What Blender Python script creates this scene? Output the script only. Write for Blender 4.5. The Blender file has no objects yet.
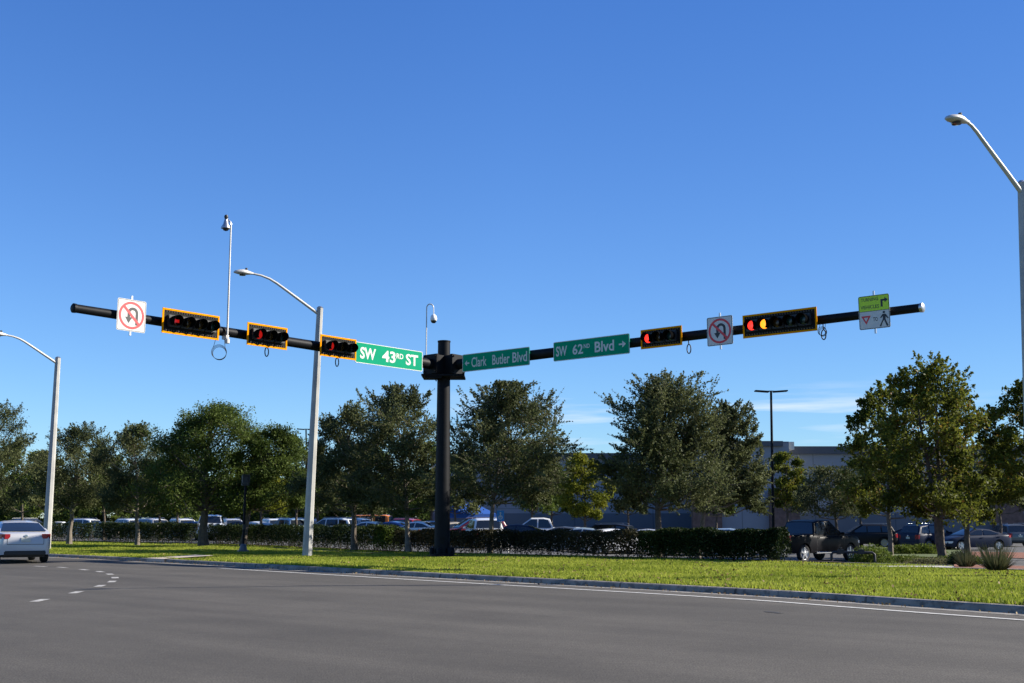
import bpy, bmesh, math, random
import numpy as np
from mathutils import Vector, Matrix
R = math.radians
random.seed(5); rng = np.random.default_rng(5)
scn = bpy.context.scene
COL = scn.collection

# ------------------------------------------------------------------ camera, sky, sun, exposure
F = 1124.0; PITCH = math.atan((522-341.5)/F); CZ = 1.4
cd = bpy.data.cameras.new('camera'); cam = bpy.data.objects.new('camera', cd); COL.objects.link(cam)
cd.sensor_width = 36; cd.lens = F/1024*36; cd.clip_end = 6000; cd.clip_start = .1
cam.location = (0, 0, CZ); cam.rotation_euler = (math.pi/2+PITCH, 0, 0); scn.camera = cam
SUN_EL = R(29.3); SUN_AZ = R(5.0)            # azimuth measured from +X towards +Y
sv = Vector((math.cos(SUN_EL)*math.cos(SUN_AZ), math.cos(SUN_EL)*math.sin(SUN_AZ), math.sin(SUN_EL)))
sl = bpy.data.lights.new('sun', 'SUN'); sl.energy = 4.6; sl.angle = R(.53); sl.color = (1, .93, .82)
so = bpy.data.objects.new('sun', sl); COL.objects.link(so); so.rotation_euler = sv.to_track_quat('Z', 'Y').to_euler()
W = bpy.data.worlds.new('World'); scn.world = W; W.use_nodes = True
nt = W.node_tree; bg = nt.nodes['Background']
sky = nt.nodes.new('ShaderNodeTexSky'); sky.sky_type = 'NISHITA'; sky.sun_disc = False
sky.sun_elevation = SUN_EL; sky.sun_rotation = math.pi/2 - SUN_AZ
sky.air_density = 1.0; sky.dust_density = 0; sky.ozone_density = 3.0; sky.altitude = 0
bg.inputs['Strength'].default_value = .078
# thin cloud streaks low over the horizon, in sky directions
tc = nt.nodes.new('ShaderNodeTexCoord'); mp = nt.nodes.new('ShaderNodeMapping')
mp.inputs['Scale'].default_value = (2.2, 2.2, 30); mp.inputs['Location'].default_value = (.7, .3, 1.9)
nz = nt.nodes.new('ShaderNodeTexNoise'); nz.inputs['Scale'].default_value = 2.2; nz.inputs['Detail'].default_value = 6; nz.inputs['Roughness'].default_value = .55
cr = nt.nodes.new('ShaderNodeValToRGB'); cr.color_ramp.elements[0].position = .49; cr.color_ramp.elements[1].position = .74
sx = nt.nodes.new('ShaderNodeSeparateXYZ')
def wmath(op, a, b=None, clamp=False):
    n = nt.nodes.new('ShaderNodeMath'); n.operation = op; n.use_clamp = clamp
    for i, v in enumerate((a, b)):
        if v is None: continue
        if isinstance(v, (int, float)): n.inputs[i].default_value = v
        else: nt.links.new(v, n.inputs[i])
    return n.outputs[0]
nt.links.new(tc.outputs['Generated'], mp.inputs[0]); nt.links.new(mp.outputs[0], nz.inputs[0]); nt.links.new(nz.outputs[0], cr.inputs[0])
nt.links.new(tc.outputs['Generated'], sx.inputs[0])
band = wmath('SUBTRACT', 1, wmath('ABSOLUTE', wmath('DIVIDE', wmath('SUBTRACT', sx.outputs[2], .088), .038)), True)
side = wmath('SUBTRACT', 1, wmath('ABSOLUTE', wmath('DIVIDE', wmath('SUBTRACT', sx.outputs[0], .17), .30)), True)
amt = wmath('MULTIPLY', wmath('MULTIPLY', wmath('MULTIPLY', band, side), cr.outputs[0]), 1.6, True)
mx = nt.nodes.new('ShaderNodeMix'); mx.data_type = 'RGBA'
hs = nt.nodes.new('ShaderNodeHueSaturation'); hs.inputs['Saturation'].default_value = 1.0
nt.links.new(sky.outputs[0], hs.inputs['Color'])
nt.links.new(amt, mx.inputs[0]); tn = nt.nodes.new('ShaderNodeMix'); tn.data_type = 'RGBA'; tn.inputs[6].default_value = (.585, .775, .995, 1); tn.inputs[7].default_value = (.40, .69, 1.14, 1)
nt.links.new(wmath('MULTIPLY', sx.outputs[2], 2.2, True), tn.inputs[0])
tm = nt.nodes.new('ShaderNodeMix'); tm.data_type = 'RGBA'; tm.blend_type = 'MULTIPLY'; tm.inputs[0].default_value = 1
nt.links.new(hs.outputs[0], tm.inputs[6]); nt.links.new(tn.outputs[2], tm.inputs[7])
dk = nt.nodes.new('ShaderNodeVectorMath'); dk.operation = 'SCALE'; nt.links.new(tm.outputs[2], dk.inputs[0])
nt.links.new(wmath('SUBTRACT', 1, wmath('MULTIPLY', wmath('MAXIMUM', sx.outputs[0], 0), .42)), dk.inputs[3]); nt.links.new(dk.outputs[0], mx.inputs[6]); mx.inputs[7].default_value = (5.2, 5.8, 6.6, 1)
nt.links.new(mx.outputs[2], bg.inputs[0])
vs = scn.view_settings; vs.view_transform = 'Standard'; vs.look = 'None'; vs.gamma = 1; vs.exposure = 1.12; vs.use_curve_mapping = False

# ------------------------------------------------------------------ geometry of the photograph
_c, _s = math.cos(PITCH), math.sin(PITCH)
def ray(px, py):
    a = (px-512)/F; b = (341.5-py)/F
    return (a, _c-b*_s, _s+b*_c)
def at_z(px, py, z):
    r = ray(px, py); t = (z-CZ)/r[2]; return Vector((r[0]*t, r[1]*t, z))
def at_y(px, py, Y):
    r = ray(px, py); t = Y/r[1]; return Vector((r[0]*t, Y, CZ+r[2]*t))
H0 = Vector((-.28, 45.24)); HU = Vector((-.765, .644)); HN = Vector((.644, .765))
def sstep(t): t = min(1, max(0, t)); return t*t*(3-2*t)
def dback(s): return 5.5*sstep((s-2)/24)
def hd(x, y): return (x-H0.x)*HN.x+(y-H0.y)*HN.y-dback((x-H0.x)*HU.x+(y-H0.y)*HU.y)
def sd(s, d): d += dback(s); return (H0.x+HU.x*s+HN.x*d, H0.y+HU.y*s+HN.y*d)
def lot_z(x, y):
    d = hd(x, y)
    return .15-.15*sstep((d+.5)/4) - .45*sstep((d-1)/16)*sstep((x+6)/14)
def gz(x, y): return .15 if hd(x, y) < -.5 else lot_z(x, y)

# ------------------------------------------------------------------ materials
MATS = {}
def mat(name, col=(.5, .5, .5), rough=.6, metal=0, spec=.5, var=0, vscale=3, bump=0, bscale=40, coat=0, emit=None, estr=0, var2=None, stretch=None):
    if name in MATS: return MATS[name]
    m = bpy.data.materials.new(name); m.use_nodes = True; n = m.node_tree; b = n.nodes['Principled BSDF']
    b.inputs['Base Color'].default_value = (*col, 1); b.inputs['Roughness'].default_value = rough
    b.inputs['Metallic'].default_value = metal; b.inputs['Specular IOR Level'].default_value = spec
    if coat: b.inputs['Coat Weight'].default_value = coat
    if emit: b.inputs['Emission Color'].default_value = (*emit, 1); b.inputs['Emission Strength'].default_value = estr
    if var or bump:
        t = n.nodes.new('ShaderNodeTexCoord'); src = t.outputs['Object']
        if stretch:
            mm = n.nodes.new('ShaderNodeMapping'); mm.inputs['Scale'].default_value = stretch; n.links.new(src, mm.inputs[0]); src = mm.outputs[0]
    if var:
        z = n.nodes.new('ShaderNodeTexNoise'); z.inputs['Scale'].default_value = vscale; z.inputs['Detail'].default_value = 5
        n.links.new(src, z.inputs[0])
        c = n.nodes.new('ShaderNodeValToRGB'); c.color_ramp.elements[0].position = .3; c.color_ramp.elements[1].position = .7
        lo = tuple(v*(1-var) for v in col); hi = var2 or tuple(min(1, v*(1+var)) for v in col)
        c.color_ramp.elements[0].color = (*lo, 1); c.color_ramp.elements[1].color = (*hi, 1)
        n.links.new(z.outputs[0], c.inputs[0]); n.links.new(c.outputs[0], b.inputs['Base Color'])
    if bump:
        z2 = n.nodes.new('ShaderNodeTexNoise'); z2.inputs['Scale'].default_value = bscale; z2.inputs['Detail'].default_value = 4
        bp = n.nodes.new('ShaderNodeBump'); bp.inputs['Strength'].default_value = bump; bp.inputs['Distance'].default_value = .02
        n.links.new(src, z2.inputs[0]); n.links.new(z2.outputs[0], bp.inputs['Height']); n.links.new(bp.outputs[0], b.inputs['Normal'])
    MATS[name] = m; return m

def asphalt(name, base, seams=True):
    m = bpy.data.materials.new(name); m.use_nodes = True; n = m.node_tree; b = n.nodes['Principled BSDF']; L = n.links
    t = n.nodes.new('ShaderNodeTexCoord')
    def noise(sc, det=4, stretch=None, rot=0):
        src = t.outputs['Object']
        if stretch:
            q = n.nodes.new('ShaderNodeMapping'); q.vector_type = 'TEXTURE'; q.inputs['Rotation'].default_value = (0, 0, rot); q.inputs['Scale'].default_value = stretch
            L.new(src, q.inputs[0]); src = q.outputs[0]
        z = n.nodes.new('ShaderNodeTexNoise'); z.inputs['Scale'].default_value = sc; z.inputs['Detail'].default_value = det
        L.new(src, z.inputs[0]); return z.outputs[0]
    def ramp(v, p0, p1, a, c):
        r = n.nodes.new('ShaderNodeMapRange'); L.new(v, r.inputs[0])
        for i, x in enumerate((p0, p1, a, c)): r.inputs[i+1].default_value = x
        return r.outputs[0]
    def mul(a, c):
        r = n.nodes.new('ShaderNodeMath'); r.operation = 'MULTIPLY'; L.new(a, r.inputs[0]); L.new(c, r.inputs[1]); return r.outputs[0]
    v = ramp(noise(55, 3), .35, .65, .55, 1.45)                    # aggregate speckle
    v = mul(v, ramp(noise(9, 4), .3, .7, .9, 1.1))
    v = mul(v, ramp(noise(.5, 5), .3, .7, .88, 1.12))               # broad wear
    v = mul(v, ramp(noise(1.0, 4, (14, .9, 1), R(-38)), .35, .65, .90, 1.09))   # wheel tracks along the lane
    v = mul(v, ramp(noise(1.0, 3, (30, 2.6, 1), R(-48)), .4, .62, .9, 1.08))
    v = mul(v, ramp(noise(.9, 6), .66, .74, 1, .8))                 # oil stains
    if seams:
        vo = n.nodes.new('ShaderNodeTexVoronoi'); vo.feature = 'DISTANCE_TO_EDGE'; vo.inputs['Scale'].default_value = .11
        mp_ = n.nodes.new('ShaderNodeMapping'); L.new(t.outputs['Object'], mp_.inputs[0])
        nn = n.nodes.new('ShaderNodeTexNoise'); nn.inputs['Scale'].default_value = .8; nn.inputs['Detail'].default_value = 6; L.new(t.outputs['Object'], nn.inputs[0])
        ad = n.nodes.new('ShaderNodeVectorMath'); ad.operation = 'MULTIPLY_ADD'; ad.inputs[1].default_value = (1.6, 1.6, 0)
        L.new(nn.outputs['Color'], ad.inputs[0]); L.new(t.outputs['Object'], ad.inputs[2]); L.new(ad.outputs[0], vo.inputs[0])
        v = mul(v, ramp(vo.outputs['Distance'], 0, .0025, .72, 1))
    mxx = n.nodes.new('ShaderNodeMix'); mxx.data_type = 'RGBA'; mxx.blend_type = 'MULTIPLY'; mxx.inputs[0].default_value = 1
    mxx.inputs[6].default_value = (*base, 1); L.new(v, mxx.inputs[7]); L.new(mxx.outputs[2], b.inputs['Base Color'])
    b.inputs['Roughness'].default_value = .88; b.inputs['Specular IOR Level'].default_value = .3
    bp = n.nodes.new('ShaderNodeBump'); bp.inputs['Strength'].default_value = .35; bp.inputs['Distance'].default_value = .012
    L.new(noise(70, 3), bp.inputs['Height']); L.new(bp.outputs[0], b.inputs['Normal'])
    return m

def leafmat(name, c1, c2, trans=.35, rough=.55, dry=None):
    m = bpy.data.materials.new(name); m.use_nodes = True; n = m.node_tree; L = n.links; b = n.nodes['Principled BSDF']
    a = n.nodes.new('ShaderNodeAttribute'); a.attribute_name = 'tint'
    r = n.nodes.new('ShaderNodeValToRGB'); r.color_ramp.elements[0].color = (*c1, 1); r.color_ramp.elements[1].color = (*c2, 1)
    if dry:
        r.color_ramp.elements[1].position = .85
        e = r.color_ramp.elements.new(1.0); e.color = (*dry, 1)
    L.new(a.outputs['Fac'], r.inputs[0]); L.new(r.outputs[0], b.inputs['Base Color'])
    b.inputs['Roughness'].default_value = rough; b.inputs['Specular IOR Level'].default_value = .12
    tr = n.nodes.new('ShaderNodeBsdfTranslucent'); L.new(r.outputs[0], tr.inputs[0])
    ms = n.nodes.new('ShaderNodeMixShader'); ms.inputs[0].default_value = trans
    L.new(b.outputs[0], ms.inputs[1]); L.new(tr.outputs[0], ms.inputs[2]); L.new(ms.outputs[0], n.nodes['Material Output'].inputs[0])
    return m

M_ROAD = asphalt('asphalt_road', (.081, .073, .060), False); M_LOT = asphalt('asphalt_lot', (.10, .098, .094), False)
M_CONC = mat('kerb_concrete', (.22, .195, .165), .9, var=.35, vscale=2.5, bump=.5, bscale=60)
M_GUT = mat('gutter_concrete', (.24, .22, .19), .9, var=.3, vscale=2.0, bump=.4, bscale=60)
M_WALK = mat('sidewalk_concrete', (.42, .40, .36), .9, var=.18, vscale=2, bump=.3)
M_PAINT = mat('road_paint', (.37, .36, .33), .8, spec=.2, var=.38, vscale=9, bump=.2)
M_SOIL = mat('grass_soil', (.07, .095, .018), .95, var=.5, vscale=5, bump=.6, bscale=30)
M_MULCH = mat('red_mulch', (.20, .075, .04), .95, var=.5, vscale=9, bump=1, bscale=25)
M_FAR = mat('far_ground', (.06, .08, .03), .95, var=.4, vscale=.3)
M_BLK = mat('black_steel', (.005, .0055, .007), .55, spec=.15, var=.35, vscale=4)
M_BLKP = mat('black_plastic', (.012, .012, .013), .5)
M_BP = mat('backplate_black', (.009, .009, .009), .6, spec=.1, var=.3, vscale=12)
M_YEL = mat('yellow_border', (.74, .27, .0), .8, spec=.02, var=.1, vscale=8)
M_ALU = mat('galvanised_pole', (.50, .49, .46), .55, metal=.25, var=.14, vscale=1.5)
M_CPOLE = mat('concrete_pole', (.36, .355, .33), .8, var=.16, vscale=2.0, bump=.15, bscale=50)
M_STEEL = mat('bare_steel', (.45, .46, .47), .35, metal=.9)
M_WHT = mat('white_plastic', (.75, .75, .73), .4)
M_SIGNW = mat('sign_white', (.60, .59, .56), .5, spec=.2, var=.05, vscale=6)
M_SIGNG = mat('sign_green', (.0, .26, .135), .6, spec=.05, var=.06, vscale=4)
M_SIGNBACK = mat('sign_back', (.35, .35, .35), .45, metal=.6)
M_RED = mat('sign_red', (.62, .03, .035), .45)
M_INK = mat('sign_black', (.015, .017, .018), .5)
M_LIME = mat('sign_lime', (.50, .72, .01), .45)
M_GLASS = mat('car_glass', (.012, .016, .022), .06, spec=.8)
M_TYRE = mat('tyre_rubber', (.018, .018, .018), .85)
M_RIM = mat('wheel_rim', (.55, .55, .56), .3, metal=.8)
M_TAIL = mat('tail_light', (.28, .006, .012), .25, coat=.3)
M_HEAD = mat('head_light', (.7, .72, .74), .15, coat=.6)
M_TRIM = mat('black_trim', (.015, .015, .016), .55)
M_CHROME = mat('chrome', (.7, .7, .72), .15, metal=1)
M_PLATE = mat('plate', (.6, .6, .5), .5)
M_BARK = mat('bark', (.085, .068, .052), .95, var=.4, vscale=6, bump=.8, bscale=20)
M_BARKP = mat('bark_pale', (.15, .125, .098), .95, var=.35, vscale=5, bump=.8, bscale=20)
M_OAK = leafmat('leaf_oak', (.030, .043, .014), (.155, .170, .068))
M_OAKG = leafmat('leaf_live_oak', (.022, .042, .007), (.125, .165, .032))
M_MAPLE = leafmat('leaf_maple', (.022, .038, .005), (.165, .180, .024), .45, dry=(.22, .11, .025))
M_YG = leafmat('leaf_yellow_green', (.075, .095, .008), (.24, .24, .025), .45)
M_HEDGE = leafmat('leaf_hedge', (.008, .018, .004), (.034, .050, .010), .2)
M_HEDGEB = leafmat('leaf_hedge_brown', (.018, .020, .008), (.075, .062, .028), .25)
M_HEDGEL = leafmat('leaf_hedge_light', (.05, .08, .01), (.16, .20, .03), .35)
M_GRASS = leafmat('grass_blade', (.145, .195, .016), (.41, .44, .065), .45, .6)
M_TUFT = leafmat('tuft_blade', (.05, .065, .022), (.19, .18, .09), .4, .7)

# ------------------------------------------------------------------ object helpers
def setp(o, label=None, cat=None, group=None, kind=None):
    if label: o['label'] = label
    if cat: o['category'] = cat
    if group: o['group'] = group
    if kind: o['kind'] = kind
    return o
def empty(name, loc=(0, 0, 0), rz=0, label=None, cat=None, group=None):
    o = bpy.data.objects.new(name, None); COL.objects.link(o); o.location = loc; o.rotation_euler = (0, 0, rz); o.empty_display_size = .2
    return setp(o, label, cat, group)
def link(name, me, m, parent=None, smooth=False):
    o = bpy.data.objects.new(name, me); COL.objects.link(o)
    if m: 
        if len(me.materials) == 0: me.materials.append(m)
        else: me.materials[0] = m
    if parent: o.parent = parent
    if smooth and len(me.polygons): me.shade_smooth()
    return o
class G:
    """collects shapes and links them as one mesh"""
    def __init__(s): s.v = []; s.f = []
    def add(s, vs, fs):
        k = len(s.v); s.v += [tuple(v) for v in vs]; s.f += [tuple(i+k for i in f) for f in fs]; return s
    def box(s, c, d, rz=0, rot=None):
        x, y, z = (q/2 for q in d)
        pts = [Vector((a*x, b*y, e*z)) for a in (-1, 1) for b in (-1, 1) for e in (-1, 1)]
        m = rot or Matrix.Rotation(rz, 3, 'Z')
        pts = [m @ p+Vector(c) for p in pts]
        return s.add(pts, [(0, 1, 3, 2), (4, 6, 7, 5), (0, 4, 5, 1), (2, 3, 7, 6), (0, 2, 6, 4), (1, 5, 7, 3)])
    def tube(s, pts, rad, n=12, cap=True, close=False):
        pts = [Vector(p) for p in pts]; k = len(pts)
        if isinstance(rad, (int, float)): rad = [rad]*k
        ph = math.pi/8 if n == 8 else 0
        vs = []; fs = []; prev = None
        for i, p in enumerate(pts):
            if close: t = pts[(i+1) % k]-pts[i-1]
            else: t = pts[min(i+1, k-1)]-pts[max(i-1, 0)]
            t.normalize()
            if prev is None:
                a = Vector((0, 0, 1)) if abs(t.z) < .9 else Vector((1, 0, 0)); u = t.cross(a).normalized()
            else: u = (prev-t*prev.dot(t)).normalized()
            prev = u; w = t.cross(u)
            for j in range(n):
                q = 2*math.pi*j/n+ph; vs.append(p+(u*math.cos(q)+w*math.sin(q))*rad[i])
        for i in range(k if close else k-1):
            for j in range(n):
                a = i*n+j; b = i*n+(j+1) % n; i2 = (i+1) % k
                fs.append((a, b, i2*n+(j+1) % n, i2*n+j))
        if cap and not close: fs.append(tuple(range(n))[::-1]); fs.append(tuple((k-1)*n+j for j in range(n)))
        return s.add(vs, fs)
    def lathe(s, c, axis, prof, n=20):
        """prof: (distance along axis, radius)"""
        c = Vector(c); t = Vector(axis).normalized(); a = Vector((0, 0, 1)) if abs(t.z) < .9 else Vector((1, 0, 0)); u = t.cross(a).normalized(); w = t.cross(u)
        vs = []; fs = []
        for (h, r) in prof:
            for j in range(n):
                q = 2*math.pi*j/n; vs.append(c+t*h+(u*math.cos(q)+w*math.sin(q))*max(r, 1e-4))
        for i in range(len(prof)-1):
            for j in range(n): fs.append((i*n+j, i*n+(j+1) % n, (i+1)*n+(j+1) % n, (i+1)*n+j))
        return s.add(vs, fs)
    def prism(s, poly, y0, y1):
        """polygon in XZ extruded from y0 to y1"""
        k = len(poly); vs = [(x, y0, z) for x, z in poly]+[(x, y1, z) for x, z in poly]
        fs = [tuple(range(k)), tuple(range(2*k-1, k-1, -1))]+[(i, i+k, (i+1) % k+k, (i+1) % k) for i in range(k)]
        return s.add(vs, fs)
    def mesh(s, name, smooth=False, bevel=0):
        me = bpy.data.meshes.new(name); me.from_pydata(s.v, [], s.f)
        bm = bmesh.new(); bm.from_mesh(me)
        bmesh.ops.recalc_face_normals(bm, faces=bm.faces)
        if bevel: bmesh.ops.bevel(bm, geom=[e for e in bm.edges if len(e.link_faces) == 2 and e.calc_face_angle(0) > .5], offset=bevel, segments=2, affect='EDGES', clamp_overlap=True)
        bm.to_mesh(me); bm.free()
        if smooth:
            me.shade_smooth()
        return me
    def build(s, name, m, parent=None, smooth=False, bevel=0, loc=None):
        o = link(name, s.mesh(name, smooth, bevel), m, parent)
        if smooth:
            try: o.data.set_sharp_from_angle(angle=R(40))
            except Exception: pass
        if loc: o.location = loc
        return o
def quads_mesh(name, V, tint=None, n=4):
    """V: (k, n, 3) separate polygons"""
    k = V.shape[0]; me = bpy.data.meshes.new(name); me.vertices.add(k*n); me.vertices.foreach_set('co', V.reshape(-1).astype('f'))
    me.loops.add(k*n); me.loops.foreach_set('vertex_index', np.arange(k*n, dtype='i'))
    me.polygons.add(k); me.polygons.foreach_set('loop_start', np.arange(0, k*n, n, dtype='i'))
    if tint is not None:
        a = me.attributes.new('tint', 'FLOAT', 'FACE'); a.data.foreach_set('value', tint.astype('f'))
    me.update(); me.validate(); return me
def sheet(name, rows, m, parent=None, kind='structure'):
    """rows: list of equal length rows of 3D points"""
    n = len(rows[0]); vs = [tuple(p) for r in rows for p in r]; fs = []
    for i in range(len(rows)-1):
        for j in range(n-1): fs.append((i*n+j, i*n+j+1, (i+1)*n+j+1, (i+1)*n+j))
    me = bpy.data.meshes.new(name); me.from_pydata(vs, [], fs); me.update()
    if len(me.polygons) and me.polygons[0].normal.z < 0: me.flip_normals()
    o = link(name, me, m, parent)
    if kind: o['kind'] = kind
    return o
def text_geo(txt, w, h, thick=.004, bold=.0):
    """mesh of writing, centred, w x h metres, in the XZ plane facing -Y"""
    cu = bpy.data.curves.new('t', 'FONT'); cu.body = txt; cu.size = 1; cu.extrude = 0; cu.offset = bold; cu.resolution_u = 3
    o = bpy.data.objects.new('t', cu); COL.objects.link(o)
    dg = bpy.context.evaluated_depsgraph_get(); dg.update()
    me = bpy.data.meshes.new_from_object(o.evaluated_get(dg)); bpy.data.objects.remove(o)
    n = len(me.vertices); co = np.empty(n*3, 'f'); me.vertices.foreach_get('co', co); co = co.reshape(-1, 3)
    mn = co.min(0); mxv = co.max(0); x = (co[:, 0]-mn[0])/(mxv[0]-mn[0])-.5; y = (co[:, 1]-mn[1])/(mxv[1]-mn[1])-.5
    fs = [tuple(p.vertices) for p in me.polygons]; vs = [(a*w, 0, b*h) for a, b in zip(x, y)]
    return vs, fs
def put_text(g, txt, cx, cz, w, h, y, bold=.02):
    vs, fs = text_geo(txt, w, h, bold=bold); g.add([(a+cx, y, c+cz) for a, b, c in vs], fs)

# ------------------------------------------------------------------ ground
KP = [(60, -52), (20, 1.6)]+[tuple(at_z(*q, 0)[:2]) for q in ((1024, 614), (768, 596.3), (512, 582), (350, 573), (165, 562.6))]+[(-19.3, 47), (-28, 55.5), (-60, 81), (-150, 155)]
def catmull(P, m=8):
    P = [Vector(p) for p in P]; out = []
    for i in range(len(P)-1):
        a = P[max(i-1, 0)]; b = P[i]; c = P[i+1]; d = P[min(i+2, len(P)-1)]
        if i == 0 or i == len(P)-2: 
            for k in range(m): out.append(b.lerp(c, k/m))
            continue
        for k in range(m):
            t = k/m; out.append(.5*((2*b)+(c-a)*t+(2*a-5*b+4*c-d)*t*t+(3*b-a-3*c+d)*t**3))
    out.append(P[-1]); return out
K = catmull(KP)
def offs(P, d):
    out = []
    for i, p in enumerate(P):
        t = (P[min(i+1, len(P)-1)]-P[max(i-1, 0)]).normalized(); out.append(p+Vector((t.y, -t.x))*-d if False else p+Vector((-t.y, t.x))*(-d))
    return out
# positive offset = towards the grass (t runs away to the upper left, so right-hand side is the grass)
def z3(P, z): return [(p.x, p.y, z) for p in P]
S_ = 3000
sheet('ground', [[(-S_, -S_, -.9), (S_, -S_, -.9)], [(-S_, S_, -.9), (S_, S_, -.9)]], M_FAR)
sheet('road', [z3([k+Vector((-.7, -.75))*t for k in K], 0) for t in (0, 2, 5, 10, 20, 40, 80, 200)], M_ROAD)
def joints(o, m, step):
    n_ = len(K); ln = [0.]
    for i in range(1, n_): ln.append(ln[-1]+(K[i]-K[i-1]).length)
    a_ = o.data.attributes.new('run', 'FLOAT', 'POINT')
    for i in range(len(o.data.vertices)): a_.data[i].value = ln[i % n_]
    if 'run_done' in m: return
    m['run_done'] = 1; n = m.node_tree; L = n.links; b = n.nodes['Principled BSDF']; at = n.nodes.new('ShaderNodeAttribute'); at.attribute_name = 'run'
    def mt(op, x, y):
        q = n.nodes.new('ShaderNodeMath'); q.operation = op
        for i, v in enumerate((x, y)):
            if isinstance(v, (int, float)): q.inputs[i].default_value = v
            else: L.new(v, q.inputs[i])
        return q.outputs[0]
    d_ = mt('FRACT', mt('DIVIDE', at.outputs['Fac'], step), 0); j_ = mt('SUBTRACT', 1, mt('MULTIPLY', mt('LESS_THAN', d_, .018), .6))
    z = n.nodes.new('ShaderNodeTexNoise'); z.inputs['Scale'].default_value = 7; z.inputs['Detail'].default_value = 6; tcn = n.nodes.new('ShaderNodeTexCoord'); L.new(tcn.outputs['Object'], z.inputs[0])
    rr_ = n.nodes.new('ShaderNodeMapRange'); L.new(z.outputs[0], rr_.inputs[0])
    for i, v in enumerate((.52, .66, 1, .55)): rr_.inputs[i+1].default_value = v
    x = n.nodes.new('ShaderNodeMix'); x.data_type = 'RGBA'; x.blend_type = 'MULTIPLY'; x.inputs[0].default_value = 1
    src = b.inputs['Base Color'].links[0].from_socket; L.new(src, x.inputs[6]); L.new(mt('MULTIPLY', j_, rr_.outputs[0]), x.inputs[7]); L.new(x.outputs[2], b.inputs['Base Color'])
joints(sheet('gutter', [z3(offs(K, d), .004) for d in (-.36, -.005)], M_GUT), M_GUT, 3.0)
# kerb: sloped face, rounded nose, flat top
kr = [z3(offs(K, 0), -.05), z3(offs(K, .01), .004), z3(offs(K, .035), .092), z3(offs(K, .065), .112), z3(offs(K, .19), .118), z3(offs(K, .2), .05)]
joints(sheet('kerb', kr, M_CONC), M_CONC, 3.0)
iw = [i for i, k in enumerate(K) if k.y < 36]
KW = K[:iw[-1]+1]
sheet('edge_line', [z3(offs(KW, d), .008) for d in (-1.17, -1.03)], mat('edge_line_paint', (.52, .51, .47), .8, spec=.2, var=.22, vscale=8))
def back(k, d): return k+HN*(d-hd(k.x, k.y))
GR = [offs(K, .19)]
B = [back(k, -.5) for k in K]
sheet('grass_verge', [z3([a.lerp(b, t) for a, b in zip(offs(K, .195), B)], (.085+.03*t)+.015*math.sin(t*3)) for t in (0, .2, .4, .6, .8, 1)], M_SOIL)
sheet('sidewalk', [[(*sd(s, d), .165-.06*sstep((s+18)/3)) for s in np.linspace(-60, 120, 90)] for d in (-2.55, -1.35)], M_WALK)
dl = [-.5, .5, 1.5, 2.5, 4, 6, 8, 11, 14, 17, 22, 30, 50, 90, 150, 260]
sheet('hedge_bed', [[(*sd(s, d), lot_z(*sd(s, d))+.02) for s in np.linspace(-14, 60, 120)] for d in (-.55, .2, 1.1, 1.7)], mat('dark_mulch', (.045, .03, .02), .95, var=.5, vscale=8, bump=1))
sheet('parking_lot', [[(*sd(s, d), lot_z(*sd(s, d))) for s in np.linspace(-110, 260, 186)] for d in dl], M_LOT)
# concrete ramp where the kerb is dropped
kx = [i for i, k in enumerate(K) if 136 < 512+F*k.x/(k.y*_c-CZ*_s) < 176]
O0, O1 = offs(K, .02), offs(K, 1.9)
K = catmull(KP, 8)
OF = offs(K, -.03)
sheet('kerb_ramp', [[(p.x, p.y, .006) for p in OF[kx[0]:kx[-1]+1]], [(p.x, p.y, .125) for p in OF[kx[0]:kx[-1]+1]]]+[[(*a.lerp(b, t), .135+.075*t) for a, b in zip(O0[kx[0]:kx[-1]+1], O1[kx[0]:kx[-1]+1])] for t in (0, 1)], mat('ramp_concrete', (.46, .38, .30), .9, var=.2, vscale=2))
# dotted turning line
g = G(); DP = [Vector(at_z(*q, 0)[:2]) for q in ((40, 600.5), (76, 592.5), (100, 586), (112, 581.7), (115, 577.8), (110, 574.3), (100, 571.8), (84, 569.8), (62, 567.5), (40, 566.5))]
for i, p in enumerate(DP):
    t = (DP[min(i+1, 9)]-DP[max(i-1, 0)]).normalized(); nn = Vector((-t.y, t.x)); l = .34; w = .085
    q = [p-t*l-nn*w, p+t*l-nn*w, p+t*l+nn*w, p-t*l+nn*w]
    g.add([(v.x, v.y, .005) for v in q], [(0, 1, 2, 3)])
setp(g.build('dotted_turn_line', M_PAINT), kind='structure')
M_TAR = mat('tar', (.03, .029, .028), .8, var=.3, vscale=15)
for (px, py, w_, l_) in ((774, 612.3, .08, .22),):
    p = at_z(px, py, .005); g = G(); g.add([(p.x+w_*math.cos(a)*random.uniform(.7, 1.2)-.4*l_*math.sin(a), p.y+l_*math.sin(a)*random.uniform(.7, 1.2), .005) for a in np.linspace(0, 2*math.pi, 15)[:-1]], [tuple(range(14))]); setp(g.build('tar_patch', M_TAR), kind='structure')
def leaves_from(cent, dirs, size, flat=.0):
    k = len(cent); a = rng.normal(size=(k, 3)); a /= np.linalg.norm(a, axis=1, keepdims=True)
    b = rng.normal(size=(k, 3)); b -= (b*a).sum(1, keepdims=True)*a; b /= np.linalg.norm(b, axis=1, keepdims=True)
    s = size*rng.uniform(.55, 1.3, (k, 1)); L_ = a*s; W_ = b*s*.55
    V = np.empty((k, 4, 3)); V[:, 0] = cent-L_*.5; V[:, 1] = cent+W_*.5-L_*.05; V[:, 2] = cent+L_*.5; V[:, 3] = cent-W_*.5-L_*.05
    return V
def litter_pts(n):
    p = verge(n*2)[:n]; p[:, 2] = .15; return p

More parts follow.
